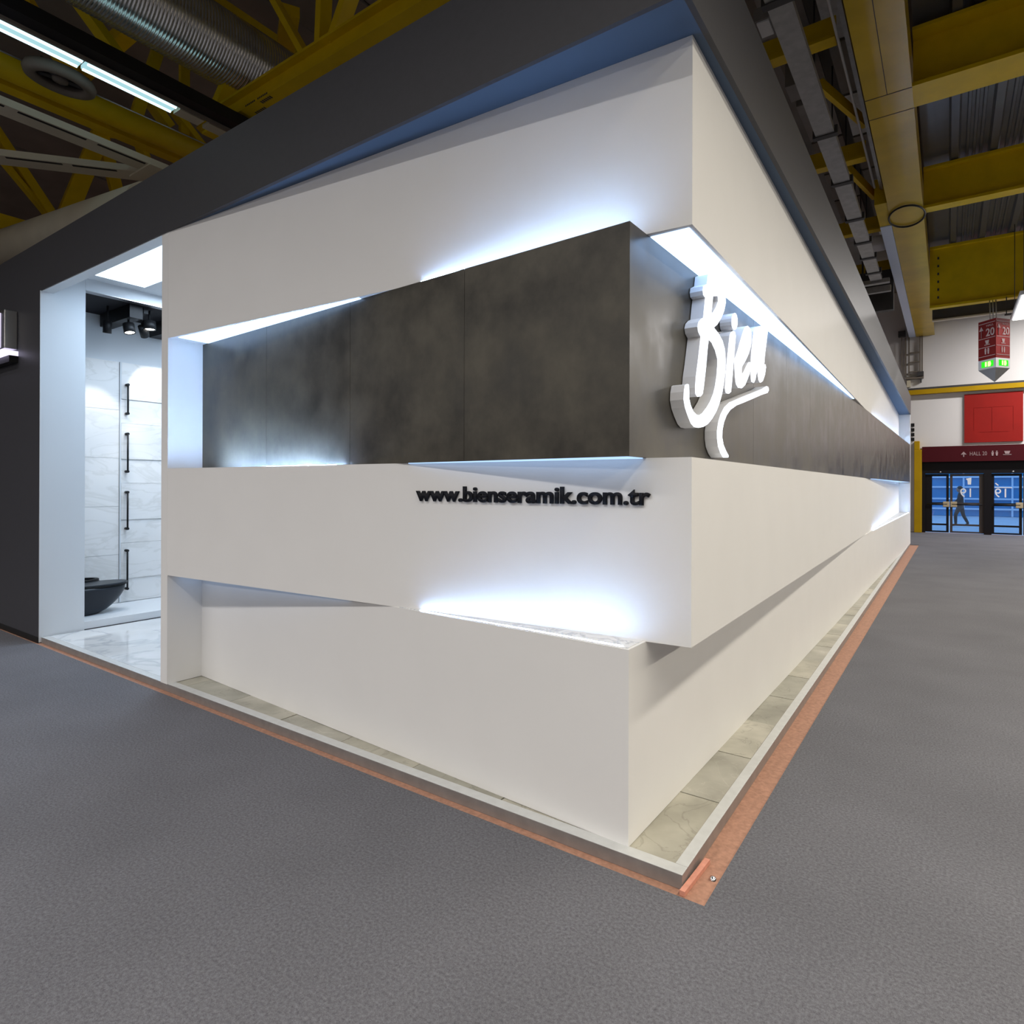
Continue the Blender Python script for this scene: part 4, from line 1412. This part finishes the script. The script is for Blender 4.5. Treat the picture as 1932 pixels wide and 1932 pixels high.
t = thing('cream_lattice_beam', 'lower cream slotted lattice beam at the left picture edge', 'beam', (-11.0, 1, 5.6))
barobj('long_arm', (-10.7, -1.0, 5.62), (-11.09, 0.78, 5.62), 0.34, 0.08, 'cream', t)
barobj('slot', (-10.65, -0.4, 5.575), (-10.9, 0.7, 5.575), 0.05, 0.012, 'black', t)
barobj('second_arm', (-12.2, -0.6, 5.62), (-11.82, 0.75, 5.62), 0.3, 0.08, 'cream', t)
tag(tubeobj('cream_header_tube', [(-16.0, 1.2, 5.98), (-7.0, 1.2, 4.93)], 0.3, 'cream', None, 24), 'cream rounded header rising behind the anthracite fascia at far left', 'header')

# long fluorescent fitting with its black channel
t = thing('fluorescent_fitting', 'long fluorescent tube fitting hanging under a black channel at upper left', 'light', (-6.55, 0.5, 6.0))
boxobj('black_channel', (-6.44, -6.26, -5, 4, 6.02, 6.16), 'black', t)
boxobj('channel_lip', (-6.47, -6.43, -5, 4, 5.99, 6.04), 'brown_grey', t)
for k, (y0, y1) in enumerate(((-2.6, 0.30), (0.33, 1.26))):
    boxobj('reflector', (-6.66, -6.50, y0, y1, 6.005, 6.04), 'fluor_refl', t)
    for x in (-6.645, -6.515):
        tubeobj('tube', [(x, y0 + 0.01, 6.0), (x, y1 - 0.01, 6.0)], 0.016, 'fluor', t, 10)
boxobj('end_cover', (-6.66, -6.50, 1.29, 1.58, 5.995, 6.04), 'cream', t)
boxobj('end_cover', (-6.66, -6.50, 1.64, 1.95, 5.995, 6.04), 'cream', t)

# spiral duct
t = thing('spiral_duct', 'shiny ribbed spiral ventilation duct under the roof at upper left', 'duct', (-6.63, 1, 7.05))
bm = bmesh.new()
prof = []
y = -3.0
pts, rad = [], []
while y < 3.6:
    for dy, r in ((0, 0.408), (0.016, 0.408), (0.020, 0.418), (0.030, 0.418), (0.034, 0.408)):
        pts.append((-6.60, y + dy, 7.08))
        rad.append(r)
    y += 0.038
tube(bm, pts, 0.4, 32, 0, rad)
obj('duct_shell', bm, 'duct', t)
tubeobj('branch', [(-6.7, 0.55, 7.12), (-7.15, 0.30, 7.2), (-7.5, 0.25, 7.25)], 0.15, 'darksteel', t, 16)

# round fan unit on its cable
t = thing('round_fan_unit', 'round grey ring-shaped fan unit hung on a cable at upper left', 'fan', (-7.06, 0.27, 6.0))
c = Vector((-7.06, 0.28, 6.0))
bm = bmesh.new()
lathe(bm, [(0.21, 0.0), (0.22, -0.035), (0.26, -0.05), (0.315, -0.03), (0.33, 0.02), (0.31, 0.07), (0.22, 0.06), (0.21, 0.0)], 36, 0, lambda x, y, z: (c.x + x * 0.72, c.y + y * 1.05, c.z + z))
obj('outer_ring', bm, 'brown_grey', t)
bm = bmesh.new()
lathe(bm, [(0.001, -0.02), (0.07, -0.015), (0.075, 0.04), (0.001, 0.045)], 20, 0, lambda x, y, z: (c.x + x * 0.72, c.y + y * 1.05, c.z + z))
obj('hub', bm, 'brown_grey', t)
for k in range(5):
    a = k * 2 * math.pi / 5 + 0.3
    barobj('blade', (c.x + 0.05 * math.cos(a), c.y + 0.07 * math.sin(a), c.z + 0.02), (c.x + 0.15 * math.cos(a), c.y + 0.22 * math.sin(a), c.z + 0.03), 0.06, 0.01, 'darksteel', t)
tubeobj('cable', [(-7.05, -5, 6.05), (-7.05, -0.05, 6.02)], 0.008, 'galv', t, 6)
tubeobj('cable', [(-7.05, 0.60, 6.02), (-7.05, 4, 6.05)], 0.008, 'galv', t, 6)
boxobj('backing_plate', (-7.22, -6.90, 0.05, 0.5, 6.06, 6.08), 'black', t)
